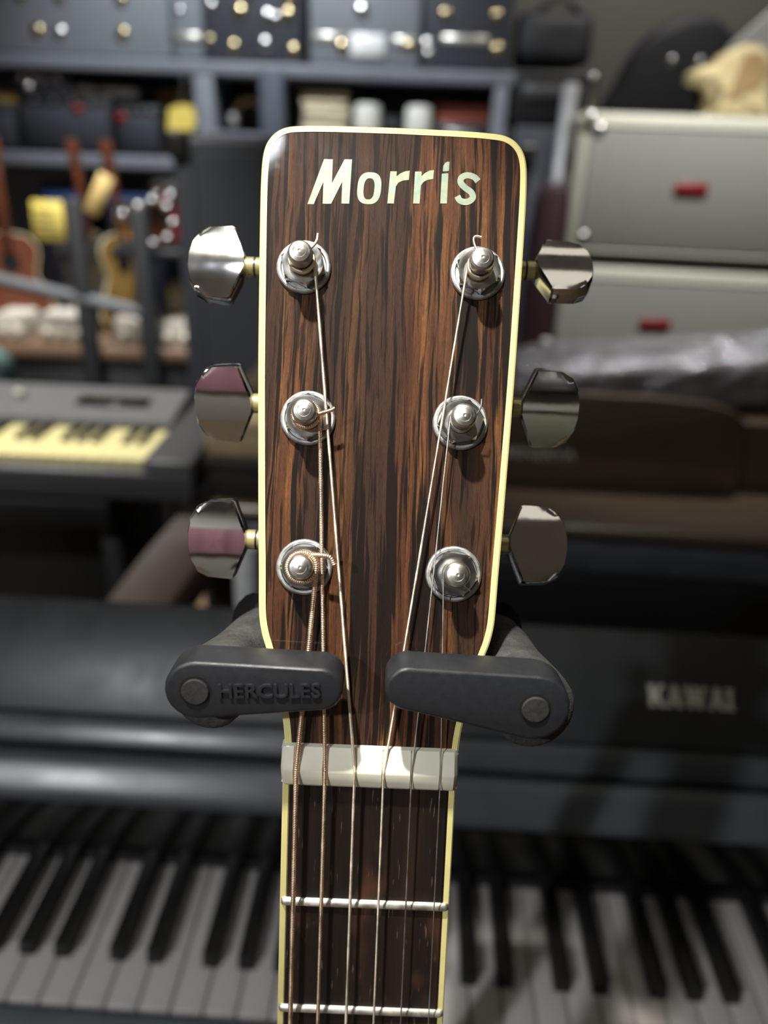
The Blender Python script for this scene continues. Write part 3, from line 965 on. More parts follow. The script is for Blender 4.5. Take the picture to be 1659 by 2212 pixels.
# rounded rail, gap, tilted fallboard
rail = [(-0.0, -0.0), ]
def rail_me(x0, x1, cy, cz, ry, rz, n=20):
    vs_, fs = [], []
    for x in (x0, x1):
        for k in range(n):
            a = 2 * PI * k / n
            e = 0.8
            ca, sa = math.cos(a), math.sin(a)
            vs_.append((x, cy + ry * math.copysign(abs(ca) ** e, ca), cz + rz * math.copysign(abs(sa) ** e, sa)))
    for k in range(n):
        fs.append((k, (k + 1) % n, n + (k + 1) % n, n + k))
    fs.append(tuple(range(n)))
    fs.append(tuple(n + k for k in range(n)))
    return mesh('fallboard_rail', vs_, fs, True, 60)
M_RAIL = plain('satin_black_rail', srgb(66, 70, 75), 0.32, nscale=30, namp=0.06)
rp = [(p.x, p.y) for p in catmull([(-0.010, -0.0150, 0), (-0.0165, -0.0115, 0), (-0.0165, -0.0065, 0), (-0.0125, -0.0005, 0), (-0.004, 0.0085, 0), (0.0030, 0.0140, 0), (0.0085, 0.0145, 0), (0.0120, 0.0110, 0), (0.0120, -0.0150, 0)], 4)]
obj('fallboard_rail', prism_me(rp[::-1], PX0, PX1, 0, name='fallboard_rail', smooth=True, sharp=50), M_RAIL, pn, TR(0, 0.450 - 0.40, 0.838) @ Matrix(((0, 0, 1, 0), (1, 0, 0, 0), (0, 1, 0, 0), (0, 0, 0, 1))), 'rounded rail below the fallboard')
pbox('hinge_gap_shade', PX0, PX1, 0.462, 0.48, 0.82, 0.842, M_DARKIN, 0.001)  # solid dark strip painting the shade of the gap
FBM = TR(0, 0.482 - 0.40, 0.846) @ RX(-44)
M_FBLOW = plain('fallboard_lip', srgb(64, 68, 72), 0.3, nscale=30)
obj('fallboard_lip', box_me(PX0, PX1, -0.006, 0.010, -0.006, 0.018, 0.003, 2, 'fallboard_lip'), M_FBLOW, pn, FBM)
fbd = obj('fallboard', box_me(PX0, PX1, 0.002, 0.016, 0.019, 0.116, 0.003, 2, 'fallboard'), M_PIANO_GL, pn, FBM, 'open fallboard leaning back')
def slab_text(word, height, width, depth):
    """heavy slab-serif capitals made of bars, centred, in the xy plane"""
    st, th = 0.26, 0.13
    def bar(a, b, w, wt=None):
        wt = w if wt is None else wt
        return [(a[0] - w / 2, a[1]), (a[0] + w / 2, a[1]), (b[0] + wt / 2, b[1]), (b[0] - wt / 2, b[1])]
    def slab(x0, x1, y):
        return [(x0, y), (x1, y), (x1, y + th), (x0, y + th)]
    G = {'K': (0.98, [bar((0.2, 0), (0.2, 1), st), slab(0, 0.42, 0), slab(0, 0.42, 1 - th), bar((0.36, 0.42), (0.82, 1), 0.22), bar((0.44, 0.62), (0.82, 0), 0.28), slab(0.62, 0.98, 0), slab(0.6, 0.96, 1 - th)]),
         'A': (0.98, [bar((0.17, 0), (0.47, 1), 0.16), bar((0.80, 0), (0.52, 1), 0.28), [(0.26, 0.24), (0.72, 0.24), (0.70, 0.38), (0.28, 0.38)], slab(0, 0.36, 0), slab(0.58, 0.98, 0)]),
         'W': (1.34, [bar((0.40, 0), (0.17, 1), 0.26), bar((0.40, 0), (0.66, 1), 0.16), bar((0.92, 0), (0.66, 1), 0.26), bar((0.92, 0), (1.18, 1), 0.15), slab(0, 0.36, 1 - th), slab(0.50, 0.82, 1 - th), slab(0.98, 1.34, 1 - th)]),
         'I': (0.46, [bar((0.23, 0), (0.23, 1), st), slab(0, 0.46, 0), slab(0, 0.46, 1 - th)])}
    total = sum(G[c][0] for c in word) + 0.05 * (len(word) - 1)
    vs_, fs, x = [], [], -total / 2
    for c in word:
        for k, q in enumerate(G[c][1]):
            b0 = len(vs_)
            dz = depth * (1 + 0.03 * k)
            vs_ += [((x + a) * width / total, (b - 0.5) * height, 0) for a, b in q] + [((x + a) * width / total, (b - 0.5) * height, dz) for a, b in q]
            fs += [(b0, b0 + 3, b0 + 2, b0 + 1), (b0 + 4, b0 + 5, b0 + 6, b0 + 7)] + [(b0 + e, b0 + (e + 1) % 4, b0 + 4 + (e + 1) % 4, b0 + 4 + e) for e in range(4)]
        x += G[c][0] + 0.05
    return mesh('name_lettering', vs_, fs)
me_k = slab_text('KAWAI', 0.0178, 0.0705, 0.0008)
obj('name_lettering', me_k, M_LOGO, fbd, TR(0.257, 0.0019, 0.062) @ RX(90), 'silver lettering on the fallboard')
# keys
PITCH = 0.02345
me_w = box_me(-PITCH / 2 + 0.0006, PITCH / 2 - 0.0006, -0.066, 0.058, -0.018, 0, 0.0012, 2, 'white_key')
me_b = prism_me([(-0.033, 0.0), (-0.0305, 0.0115), (0.0575, 0.0125), (0.0575, -0.002), (-0.033, -0.002)], -0.0064, 0.0064, 0.0012, 2, 'black_key', True, 30)
c0 = -0.2048 + PITCH / 2      # a C key
for k in range(-18, 37):
    x = c0 + k * PITCH
    if x < PX0 + 0.05 or x > PX1 - 0.05:
        continue
    obj('white_key', me_w, M_IVORY, pn, TR(x, 0.0, 0.7405))
    if k % 7 in (0, 1, 3, 4, 5):
        off = {0: -0.0020, 1: 0.0022, 3: -0.0030, 4: 0.0, 5: 0.0030}[k % 7]
        obj('black_key', me_b, M_EBONY, pn, TR(x + PITCH / 2 + off, 0.0, 0.7405) @ Matrix(((0, 0, 1, 0), (1, 0, 0, 0), (0, 1, 0, 0), (0, 0, 0, 1))))

# pale roll standing behind the fallboard
pr = thing('paper_roll', 'pale rolled paper standing behind the black piano', 'paper roll', (-0.135, 0.67, 0.72))
obj('roll', lathe_me([(0.013, 0.001), (0.013, 0.215), (0.009, 0.215), (0.009, 0.02), (0.001, 0.02)], 20, 'roll'), plain('white_paper', srgb(196, 200, 196), 0.7), pr)
obj('rubber_band', lathe_me([(0.0128, 0.10), (0.0138, 0.1005), (0.0138, 0.1045), (0.0128, 0.105)], 20, 'rubber_band'), M_BLACK, pr)

# ------------------------------------------------------------------ walnut piano behind
wp = thing('walnut_piano', 'dark walnut piano with blurred pale name letters behind the black piano', 'piano', (0.16, 1.05, 0), R(-2.5))
def wbox(name, x0, x1, y0, y1, z0, z1, mat, bev=0.004, label=None):
    return obj(name, box_me(x0, x1, y0, y1, z0, z1, bev, 3, name), mat, wp, Matrix.Identity(4), label)
M_BLUEGR = plain('key_cover_reflection', srgb(62, 66, 71), 0.35, nscale=30)  # blue-grey colour paints a reflection onto the walnut key cover
wx0, wx1 = -0.42, 0.62
wbox('body', wx0, wx1, 0.06, 0.34, 0.0, 0.80, M_BROWN)
wbox('shelf', wx0, wx1, -0.06, 0.12, 0.795, 0.818, M_BROWN, 0.009)
wbox('key_cover', wx0 + 0.02, wx1 - 0.02, -0.055, 0.06, 0.735, 0.793, M_BLUEGR, 0.016, 'rounded key cover with a slate grey reflection painted on')
wbox('keybed', wx0, wx1, -0.05, 0.06, 0.64, 0.733, M_BLACK)
obj('music_panel', prism_me([(wx0 + 0.02, 0.818), (0.395, 0.818), (0.395, 0.90), (0.388, 0.932), (0.365, 0.952), (0.32, 0.963), (0.24, 0.968), (wx0 + 0.10, 0.968), (wx0 + 0.02, 0.95)], -0.02, 0.0, 0.004, 2, 'music_panel'), M_BROWN, wp, TR(0, 0.10, 0) @ RX(90))
wbox('cabinet_top', wx0, wx1, 0.12, 0.36, 0.80, 0.93, M_BROWN)
me_m = text_me('MINERVA', 0.019, 0.001, bold=0.01, squeeze=1.0, align='RIGHT')
obj('name_lettering', me_m, plain('dull_silver_lettering', srgb(168, 164, 152), 0.4, 0.1), wp, TR(0.135, 0.0995, 0.868) @ RX(90), 'pale name lettering')
ap = catmull([(-0.375, 0.05, 0.812), (-0.40, -0.03, 0.812), (-0.445, -0.13, 0.772), (-0.50, -0.24, 0.70)], 6)
vs_, fs = [], []
for k, p in enumerate(ap):
    w = 0.046
    for dx, dz in ((-w, -0.05), (w, -0.05), (w, -0.004), (w * 0.85, 0.003), (-w * 0.85, 0.003), (-w, -0.004)):
        vs_.append((p.x + dx, p.y, p.z + dz))
for k in range(len(ap) - 1):
    for j in range(6):
        a, b = k * 6 + j, k * 6 + (j + 1) % 6
        fs.append((a, b, b + 6, a + 6))
fs.append(tuple(range(6)))
fs.append(tuple((len(ap) - 1) * 6 + j for j in range(6)))
obj('arm', mesh('arm', vs_, fs, True, 40), M_BROWNARM, wp, Matrix.Identity(4), 'brown curved arm of the piano')


BX = [('dark_box', 'dark brown box on the walnut piano beside the grey keyboard', srgb(40, 33, 28), 0.819, 0.884), ('beige_box', 'beige box on top of the dark brown box beside the keyboard', srgb(186, 164, 126), 0.8845, 0.942)]
for nm, lab, colr, za, zb in BX:
    t = thing(nm, lab, 'box', (-0.175, 1.035, za), R(-2))
    hh = zb - za
    obj('carton', box_me(-0.085, 0.09, 0, 0.085, 0, hh, 0.003, 1, 'carton'), plain(nm + '_card', colr, 0.7), t)
    obj('lid', box_me(-0.0865, 0.0915, -0.0015, 0.0865, hh * 0.6, hh + 0.0002, 0.002, 1, 'lid'), plain(nm + '_lid', colr, 0.65), t)

# plastic-wrapped case lying on the walnut piano
def lumpy_me(nx, ny, sx, sy, sz, amp, seed, crinkle=0.0):
    bm = bmesh.new()
    bmesh.ops.create_cube(bm, size=1.0)
    bmesh.ops.subdivide_edges(bm, edges=bm.edges[:], cuts=nx, use_grid_fill=True)
    for v in bm.verts:
        c = v.co * 2
        rx = max(abs(c.x), abs(c.y), abs(c.z))
        ln = (abs(c.x) ** 5 + abs(c.y) ** 5 + abs(c.z) ** 5) ** 0.2
        c = c * (rx / ln)
        p = Vector((c.x * sx / 2, c.y * sy / 2, c.z * sz / 2))
        q = mnoise.noise(p * 9 + Vector((seed, 0, 0)))
        q2 = mnoise.noise(p * 42 + Vector((0, seed, 0)))
        nn = p.normalized()
        p += nn * (q * amp + q2 * crinkle)
        v.co = p
    return bm_mesh('lumpy', bm, True, 70)
wc = thing('wrapped_case', 'dark instrument case wrapped in crinkled clear plastic on the walnut piano', 'case', (0.575, 1.285, 0.931), R(3))
def wedge(me, L, lo, hi):
    zmin = min(v.co.z for v in me.vertices)
    for v in me.vertices:
        k = (v.co.x + L / 2) / L
        v.co.z = (v.co.z - zmin) * (lo + (hi - lo) * k)
    return me
obj('case_body', wedge(lumpy_me(14, 14, 0.74, 0.17, 0.085, 0.005, 3.1, 0.0), 0.74, 0.62, 1.15), plain('dark_plum_case', srgb(50, 45, 50), 0.5), wc, TR(0, 0, 0.004))
film = NT('crinkled_plastic_film')
film.set(Roughness=0.13, Alpha=0.34, Metallic=0.75)
film.b.inputs['Base Color'].default_value = srgb(215, 215, 224)
film.bump(film.noise(film.coord(), 55, 4, 0.6), 0.8, 0.012)
obj('plastic_film', wedge(lumpy_me(40, 40, 0.78, 0.20, 0.10, 0.010, 7.7, 0.016), 0.78, 0.62, 1.15), film.m, wc, TR(0, 0, 0.001), 'crinkled clear plastic film')
obj('carry_handle', tube_me(catmull([(0.24, -0.085, 0.05), (0.25, -0.10, 0.052), (0.33, -0.10, 0.052), (0.34, -0.085, 0.05)], 5), 0.006, 10, 'carry_handle'), M_BLACK, wc)

# ------------------------------------------------------------------ keyboard on a desk at the left
desk = thing('keyboard_desk', 'black desk carrying the grey keyboard at the left', 'desk', (-0.72, 1.15, 0))
obj('desktop', box_me(-0.40, 0.32, -0.14, 0.32, 0.775, 0.817, 0.004, 2, 'desktop'), M_BLACK, desk)
for x in (-0.38, 0.28):
    obj('side_panel', box_me(x - 0.018, x + 0.018, -0.05, 0.19, 0.0, 0.775, 0.003, 1, 'side_panel'), M_BLACK, desk)
obj('back_panel', box_me(-0.36, 0.26, 0.16, 0.18, 0.1, 0.775, 0.002, 1, 'back_panel'), M_BLACK, desk)
ky = thing('portable_keyboard', 'grey portable keyboard with yellowed keys on the black desk', 'keyboard', (-0.66, 1.05, 0.818), R(-1.0))
obj('case', box_me(-0.42, 0.385, -0.03, 0.25, 0.0, 0.042, 0.006, 2, 'case'), M_SYNTH, ky)
obj('front_rail', box_me(-0.42, 0.385, -0.036, -0.016, 0.004, 0.048, 0.005, 2, 'front_rail'), M_SYNTH, ky)
obj('end_block', box_me(0.313, 0.387, -0.034, 0.25, 0.01, 0.066, 0.006, 2, 'end_block'), M_SYNTH, ky)
obj('control_panel', prism_me([(0.112, 0.04), (0.118, 0.07), (0.245, 0.088), (0.25, 0.04)], -0.42, 0.3125, 0.003, 2, 'control_panel'), M_SYNTHP, ky, Matrix(((0, 0, 1, 0), (1, 0, 0, 0), (0, 1, 0, 0), (0, 0, 0, 1))))
for k in range(9):
    obj('slider_knob', box_me(-0.006, 0.006, -0.008, 0.008, 0, 0.012, 0.002, 1, 'slider_knob'), M_LOGO, ky, TR(-0.36 + k * 0.05, 0.19, 0.081))
obj('display', box_me(-0.06, 0.06, -0.016, 0.016, 0, 0.003, 0.001, 1, 'display'), M_NAMEB, ky, TR(0.2, 0.185, 0.0805) @ RX(8))
me_yw = box_me(-0.0110, 0.0110, -0.062, 0.062, -0.016, 0, 0.001, 2, 'white_key')
me_yb = box_me(-0.0047, 0.0047, -0.030, 0.038, 0, 0.008, 0.0015, 2, 'black_key')
for k in range(31):
    x = 0.300 - k * 0.0232
    obj('white_key', me_yw, M_YKEY, ky, TR(x, 0.048, 0.060))
    if k % 7 not in (0, 3) and k < 31:
        obj('black_key', me_yb, M_EBONY, ky, TR(x + 0.0116, 0.071, 0.0602))

# ------------------------------------------------------------------ black speaker cabinet behind the headstock
sp = thing('speaker_cabinet', 'tall blue-black speaker cabinet behind the left of the headstock', 'speaker', (-0.10, 1.62, 0), R(1.0))
obj('cabinet', box_me(-0.335, 0.36, 0.0, 0.36, 0.02, 1.31, 0.018, 3, 'cabinet'), M_CABVINYL, sp)
obj('grille', box_me(-0.29, 0.335, -0.012, 0.004, 0.06, 1.285, 0.012, 3, 'grille'), M_CABGRILLE, sp)
for x in (-0.25, 0.27):
    for y in (0.05, 0.31):
        obj('foot', lathe_me([(0.02, 0.0), (0.024, 0.022)], 12, 'foot'), M_BLACK, sp, TR(x, y, 0))
for sx in (-0.335, 0.36):
    obj('corner_cap', box_me(-0.02, 0.02, -0.016, 0.03, -0.045, 0.006, 0.008, 3, 'corner_cap'), M_BLACK, sp, TR(sx - math.copysign(0.016, sx), 0.01, 1.31))

# ------------------------------------------------------------------ grey amplifiers at the right
me_stud = dome_me(0.015, 0.007)
me_corner = dome_me(0.022, 0.012)
def amp(label, loc, rz, w, h_, d, badge_x, badge_z, studs):
    t = thing('guitar_amplifier', label, 'amplifier', loc, R(rz), 'grey amplifiers stacked at the right')
    obj('cabinet', box_me(0, w, 0, d, 0.012, h_, 0.022, 3, 'cabinet'), M_AMPVINYL, t)
    obj('grille', box_me(0.035, w - 0.035, -0.008, 0.01, 0.035, h_ - 0.035, 0.006, 2, 'grille'), M_AMPCLOTH, t)
    for z in (0.028, h_ - 0.032):
        obj('piping', tube_me([(0.03, -0.006, z), (w - 0.03, -0.006, z)], 0.004, 8, 'piping'), M_AMPVINYL, t)
    bd = obj('badge', box_me(-0.042, 0.042, -0.006, 0.004, -0.014, 0.014, 0.004, 2, 'badge'), M_RED, t, TR(badge_x, -0.01, badge_z), 'small red badge')
    for x, z in studs:
        obj('corner_stud', me_stud, M_CHROME_SM, t, TR(x, -0.009, z) @ RX(90))
    for x in (0.05, w - 0.05):
        for y in (0.05, d - 0.05):
            obj('foot', lathe_me([(0.014, 0.0), (0.018, 0.014)], 12, 'foot'), M_BLACK, t, TR(x, y, 0))
    for sx in (-0.002, w + 0.002):
        obj('handle_recess', box_me(sx - 0.003, sx + 0.003, d / 2 - 0.05, d / 2 + 0.05, h_ * 0.6, h_ * 0.75, 0.001, 1, 'handle_recess'), M_BLACK, t)
    return t
table = thing('amp_table', 'low black table carrying the two grey amplifiers', 'table', (0.45, 2.2, 0), R(-6))
obj('tabletop', box_me(-0.02, 0.78, -0.01, 0.36, 0.55, 0.60, 0.004, 1, 'tabletop'), M_BLACK, table)
for x in (0.0, 0.72):
    for y in (0.0, 0.31):
        obj('leg', box_me(x, x + 0.04, y, y + 0.04, 0, 0.55, 0.003, 1, 'leg'), M_BLACK, table)
amp('lower grey amplifier of the stack, partly hidden by plastic-wrapped case', (0.43, 2.2, 0.60), -6, 0.74, 0.435, 0.34, 0.30, 0.29, [(0.06, 0.385), (0.66, 0.35), (0.655, 0.255), (0.06, 0.05)])
amp('upper grey amplifier of the stack with a bright top edge', (0.455, 2.2, 1.045), -6, 0.74, 0.36, 0.32, 0.305, 0.19, [(0.055, 0.318), (0.03, 0.345), (0.05, 0.06), (0.69, 0.06)])

# things on and behind the amplifiers
def blob(name, path, rads, flat, mat, parent=None, M=None):
    me = tube_me(path, rads, 18, name, sharp=80)
    for v in me.vertices:
        v.co.y *= flat
    return obj(name, me, mat, parent, M)
cb = thing('cloth_bag', 'cream folded cloth bag standing on the upper grey amplifier', 'bag', (0.885, 2.36, 1.405), R(-4))
M_CREAM = plain('cream_canvas', srgb(190, 176, 134), 0.85, nscale=50, namp=0.08, bump=0.2)
M_TAN = plain('tan_canvas', srgb(150, 126, 88), 0.85, nscale=50, namp=0.08)
obj('bag_body', prism_me(catmull([(-0.075, 0.0, 0), (-0.06, 0.05, 0), (-0.072, 0.075, 0), (-0.115, 0.085, 0), (-0.108, 0.115, 0), (-0.065, 0.125, 0), (-0.045, 0.15, 0), (0.0, 0.172, 0), (0.05, 0.165, 0), (0.075, 0.13, 0), (0.085, 0.06, 0), (0.105, 0.0, 0)], 4) and [(p.x, p.y) for p in catmull([(-0.075, 0.0, 0), (-0.06, 0.05, 0), (-0.072, 0.075, 0), (-0.115, 0.085, 0), (-0.108, 0.115, 0), (-0.065, 0.125, 0), (-0.045, 0.15, 0), (0.0, 0.172, 0), (0.05, 0.165, 0), (0.075, 0.13, 0), (0.085, 0.06, 0), (0.105, 0.0, 0)], 4)], -0.06, 0.06, 0.02, 3, 'bag_body'), M_CREAM, cb, RX(90))
obj('bag_shadow', prism_me([(-0.025, 0.04), (0.055, 0.075), (0.07, 0.12), (0.035, 0.155), (0.0, 0.15)][::-1], 0.058, 0.064, 0.002, 1, 'bag_shadow'), M_TAN, cb, RX(90))  # tan panel paints the brownish shadow on the bag
gb = thing('gig_bag', 'black padded gig bag leaning behind the upper grey amplifier', 'bag', (0.87, 2.93, 0.9), R(-2))
gbo = [(p.x, p.y) for p in catmull([(-0.2, 0.0, 0), (-0.2, 0.48, 0), (-0.16, 0.62, 0), (-0.10, 0.74, 0), (-0.01, 0.81, 0), (0.1, 0.82, 0), (0.18, 0.77, 0), (0.24, 0.66, 0), (0.28, 0.4, 0), (0.28, 0.0, 0)], 4)]
M_BAG = plain('black_nylon', srgb(30, 32, 38), 0.6, nscale=400, namp=0.15, bump=0.2)
obj('padding', prism_me(gbo, -0.07, 0.07, 0.03, 4, 'padding'), M_BAG, gb, RX(90))
obj('zip_line', tube_me([Vector((x * 0.93, -0.068, y * 0.96)) for x, y in gbo], 0.003, 6, 'zip_line'), M_BLACK, gb)
for x in (0.0, 0.09):
    obj('buckle', me_stud, M_CHROME_SM, gb, TR(x, -0.068, 0.69) @ RX(90))
stl = thing('stool', 'tall black stool holding up the gig bag', 'stool', (0.88, 2.93, 0))
obj('seat', lathe_me([(0.20, 0.84), (0.21, 0.855), (0.21, 0.885), (0.2, 0.898)], 28, 'seat'), M_BLACK, stl)
for k in range(4):
    a = PI / 4 + k * PI / 2
    obj('leg', tube_me([(0.2 * math.cos(a), 0.2 * math.sin(a), 0.0), (0.13 * math.cos(a), 0.13 * math.sin(a), 0.85)], 0.012, 10, 'leg'), M_TUBE, stl)
wbd = thing('foam_board', 'white foam board leaning in the upper right corner', 'board', (1.08, 2.68, 0.0), 0)
obj('panel', prism_me([(-0.11, 1.61), (0.0, 1.715), (0.5, 1.95), (0.5, 0.95), (0.06, 1.40), (-0.02, 1.46), (-0.07, 1.555)][::-1], -0.01, 0.01, 0.001, 1, 'panel'), plain('white_board', srgb(206, 208, 210), 0.6), wbd, RX(90))
obj('easel_leg', box_me(0.2, 0.24, 0.011, 0.03, 0.0, 1.55, 0.003, 1, 'easel_leg'), M_BLACK, wbd)
obj('easel_leg', box_me(0.42, 0.46, 0.011, 0.03, 0.0, 1.6, 0.003, 1, 'easel_leg'), M_BLACK, wbd)
pst = thing('pale_post', 'short pale post standing behind the upper left corner of the grey amplifiers', 'post', (0.515, 2.66, 0))
obj('shaft', box_me(-0.022, 0.022, -0.02, 0.02, 0.02, 1.50, 0.008, 2, 'shaft'), plain('pale_grey_paint', srgb(196, 198, 204), 0.4), pst)
obj('base', lathe_me([(0.1, 0.0), (0.1, 0.015), (0.03, 0.025)], 24, 'base'), M_BLACK, pst)

# dark cabinet and black amp head between shelf and amplifiers
dc = thing('storage_cabinet', 'dark slate cabinet right of the shelf behind the headstock', 'cabinet', (0.53, 2.79, 0))
M_SLATE = plain('slate_paint', srgb(64, 68, 76), 0.5, nscale=30)
obj('carcass', box_me(-0.15, 0.12, 0.0, 0.10, 0.0, 1.385, 0.006, 2, 'carcass'), M_SLATE, dc)
obj('door', box_me(-0.135, 0.115, -0.015, 0.0, 0.05, 1.36, 0.004, 2, 'door'), M_SLATE, dc)
obj('handle', tube_me([(0.09, -0.03, 0.8), (0.09, -0.03, 0.95)], 0.006, 8, 'handle'), M_CHROME_SM, dc)
ah = thing('valve_amplifier', 'black amplifier head with chrome corner on the slate cabinet', 'amplifier', (0.52, 2.80, 1.386))
obj('cabinet', box_me(-0.16, 0.10, 0.0, 0.28, 0.0, 0.16, 0.012, 3, 'cabinet'), M_BLACK, ah)
obj('control_strip', box_me(-0.13, 0.07, -0.006, 0.002, 0.075, 0.12, 0.003, 1, 'control_strip'), M_SYNTH, ah)
obj('chrome_corner', box_me(0.075, 0.104, -0.012, 0.03, 0.02, 0.155, 0.01, 3, 'chrome_corner'), M_CHROME_SM, ah)
gbx = thing('soft_bag', 'dark soft bag slumped on top of the black amplifier head', 'bag', (0.49, 2.95, 1.556))
obj('bag_body', lumpy_me(8, 8, 0.24, 0.2, 0.16, 0.02, 11.0), M_BAG, gbx, TR(0, 0, 0.085))
obj('strap', tube_me(catmull([(-0.09, -0.06, 0.14), (0, -0.09, 0.19), (0.09, -0.06, 0.14)], 6), 0.008, 8, 'strap'), M_BLACK, gbx)
# maroon body standing beside the amplifiers
mc = thing('maroon_case', 'narrow dark maroon instrument case standing left of the grey amplifiers', 'case', (0.385, 2.02, 0), R(-4))
M_MAROON = plain('dark_maroon_tolex', srgb(52, 30, 36), 0.5, nscale=300, bump=0.1)
obj('case_body', prism_me([(p.x, p.y) for p in catmull([(-0.06, 0.0, 0), (-0.065, 0.5, 0), (-0.05, 0.9, 0), (-0.045, 1.2, 0), (0.0, 1.235, 0), (0.03, 1.2, 0), (0.035, 0.9, 0), (0.05, 0.5, 0), (0.05, 0.0, 0)], 4)], -0.06, 0.06, 0.012, 2, 'case_body'), M_MAROON, mc, RX(90))
for z in (0.45, 0.85, 1.05):
    obj('latch', box_me(0.0, 0.026, -0.068, -0.058, z, z + 0.03, 0.004, 2, 'latch'), M_STEEL, mc)

# ------------------------------------------------------------------ grey shelf unit with cases
sh = thing('shelf_unit', 'grey painted shelf unit along the back wall', 'shelf', (-0.58, 2.80, 0))
def sbox(name, x0, x1, z0, z1, y0=0.0, y1=0.45):
    obj(name, box_me(x0 + 0.58, x1 + 0.58, y0, y1, z0, z1, 0.004, 2, name), M_SHELF, sh)
sbox('board', -1.75, 0.362, 1.497, 1.535)
sbox('board', -1.75, -0.665, 1.212, 1.252)
sbox('board', -0.60, 0.30, 1.30, 1.335)
sbox('board', -1.75, 0.30, 0.62, 0.655, 0.12, 0.45)
for x0, x1 in ((-1.75, -1.69), (-0.665, -0.602), (0.302, 0.345)):
    sbox('upright', x0, x1, 0.0, 1.497)
sbox('back_panel', -1.69, 0.302, 0.05, 1.497, 0.44, 0.455)

M_CASEG = plain('grey_case', srgb(108, 112, 118), 0.5, nscale=60, namp=0.08)
M_CASED = plain('charcoal_case', srgb(46, 49, 56), 0.5, nscale=60, namp=0.1)
M_ALU = plain('aluminium_strip', srgb(196, 196, 186), 0.35, 0.7, nscale=200, namp=0.06)
M_GOLDISH = plain('warm_brass_latch', srgb(206, 190, 150), 0.22, 1.0, nscale=200, namp=0.05)
def case(label, x0, x1, z1, mat, domes, y=2.83, depth=0.32, strips=(), plate=None, group=None, z0=1.536):
    t = thing('hard_case', label, 'case', ((x0 + x1) / 2, y, z0))
    w = (x1 - x0) / 2
    obj('shell', box_me(-w, w, 0.0, depth, 0.0, z1 - z0, 0.012, 3, 'shell'), mat, t)
    for z, a, b in strips:
        obj('edge_strip', box_me(a - (x0 + x1) / 2, b - (x0 + x1) / 2, -0.006, 0.002, z - z0 - 0.012, z - z0 + 0.012, 0.003, 1, 'edge_strip'), M_ALU, t)
    for x, z, r, warm in domes:
        obj('latch', dome_me(r, r * 0.55), M_GOLDISH if warm else M_CHROME_SM, t, TR(x - (x0 + x1) / 2, -0.001, z - z0) @ RX(90))
    if plate:
        a, b, c, d = plate
        obj('label_plate', box_me(a - (x0 + x1) / 2, b - (x0 + x1) / 2, -0.007, 0.0, c - z0, d - z0, 0.002, 1, 'label_plate'), plain('white_plate', srgb(214, 216, 216), 0.4), t)
    return t
case('wide grey case with pale latches at the left end of the top shelf', -1.38, -0.735, 1.90, M_CASEG, [(-1.155, 1.603, 0.02, 1), (-1.085, 1.600, 0.021, 0), (-0.885, 1.603, 0.021, 1), (-1.07, 1.695, 0.02, 0), (-0.88, 1.695, 0.02, 1), (-1.19, 1.695, 0.018, 1)])
case('narrow grey case beside the wide one on the top shelf', -0.728, -0.632, 1.88, M_CASEG, [(-0.7, 1.67, 0.012, 0)], strips=[(1.60, -0.72, -0.64)])
case('charcoal case crowded with bright latches on the top shelf', -0.625, -0.315, 1.92, M_CASED, [(-0.62 + 0.01, 1.595, 0.014, 1), (-0.60, 1.688, 0.016, 0), (-0.51, 1.675, 0.022, 1), (-0.535, 1.580, 0.02, 1), (-0.425, 1.665, 0.022, 0), (-0.435, 1.59, 0.022, 0), (-0.36, 1.672, 0.022, 1), (-0.345, 1.575, 0.021, 1), (-0.49, 1.72, 0.022, 1), (-0.355, 1.715, 0.022, 1), (-0.40, 1.662, 0.016, 0)])
case('grey flight case with a white plate on the top shelf', -0.295, 0.055, 1.88, M_CASEG, [(-0.19, 1.59, 0.022, 1), (-0.13, 1.69, 0.022, 0), (0.02, 1.60, 0.018, 1)], strips=[(1.615, -0.285, -0.175), (1.612, -0.03, 0.045)], plate=(-0.165, -0.055, 1.563, 1.628))
case('dark grey flight case at the right end of the top shelf', 0.065, 0.345, 1.86, M_CASED, [(0.075 + 0.005, 1.607, 0.02, 0), (0.085, 1.58, 0.016, 0), (0.30, 1.60, 0.02, 1), (0.13, 1.69, 0.018, 1), (0.29, 1.69, 0.018, 1)], strips=[(1.622, 0.125, 0.27)])

# small black amps in the left bay
def small_amp(label, x0, x1, z1, badge):
    t = thing('practice_amp', label, 'amplifier', ((x0 + x1) / 2, 2.83, 1.253), group='small black amps on the lower shelf')
    w = (x1 - x0) / 2
    obj('cabinet', box_me(-w, w, 0.0, 0.11, 0.0, z1 - 1.253, 0.008, 2, 'cabinet'), M_BLACK, t)
    obj('grille', box_me(-w + 0.012, w - 0.012, -0.005, 0.002, 0.012, (z1 - 1.253) * 0.8, 0.002, 1, 'grille'), M_CABGRILLE, t)
    if badge:
        obj('badge', box_me(-0.016, 0.016, -0.01, -0.004, -0.012, 0.012, 0.003, 1, 'badge'), M_RED, t, TR(badge[0] - (x0 + x1) / 2, 0, badge[1] - 1.253))
    for k in range(4):
        obj('knob', lathe_me([(0.006, 0), (0.005, 0.01), (0.001, 0.0105)], 10, 'knob'), M_STEEL, t, TR(-w * 0.6 + k * w * 0.4, -0.001, (z1 - 1.253) * 0.9) @ RX(90))
    return t
small_amp('black practice amp with red badge, left of its row on the lower shelf', -1.255, -0.945, 1.425, (-1.055, 1.385))
small_amp('black practice amp with red badge, right of its row on the lower shelf', -0.938, -0.785, 1.405, (-0.915, 1.365))
small_amp('black practice amp at the far left of the lower shelf', -1.38, -1.262, 1.395, None)
yb = thing('yellow_box', 'flat yellow box on the far left practice amp', 'box', (-1.30, 2.86, 1.396))
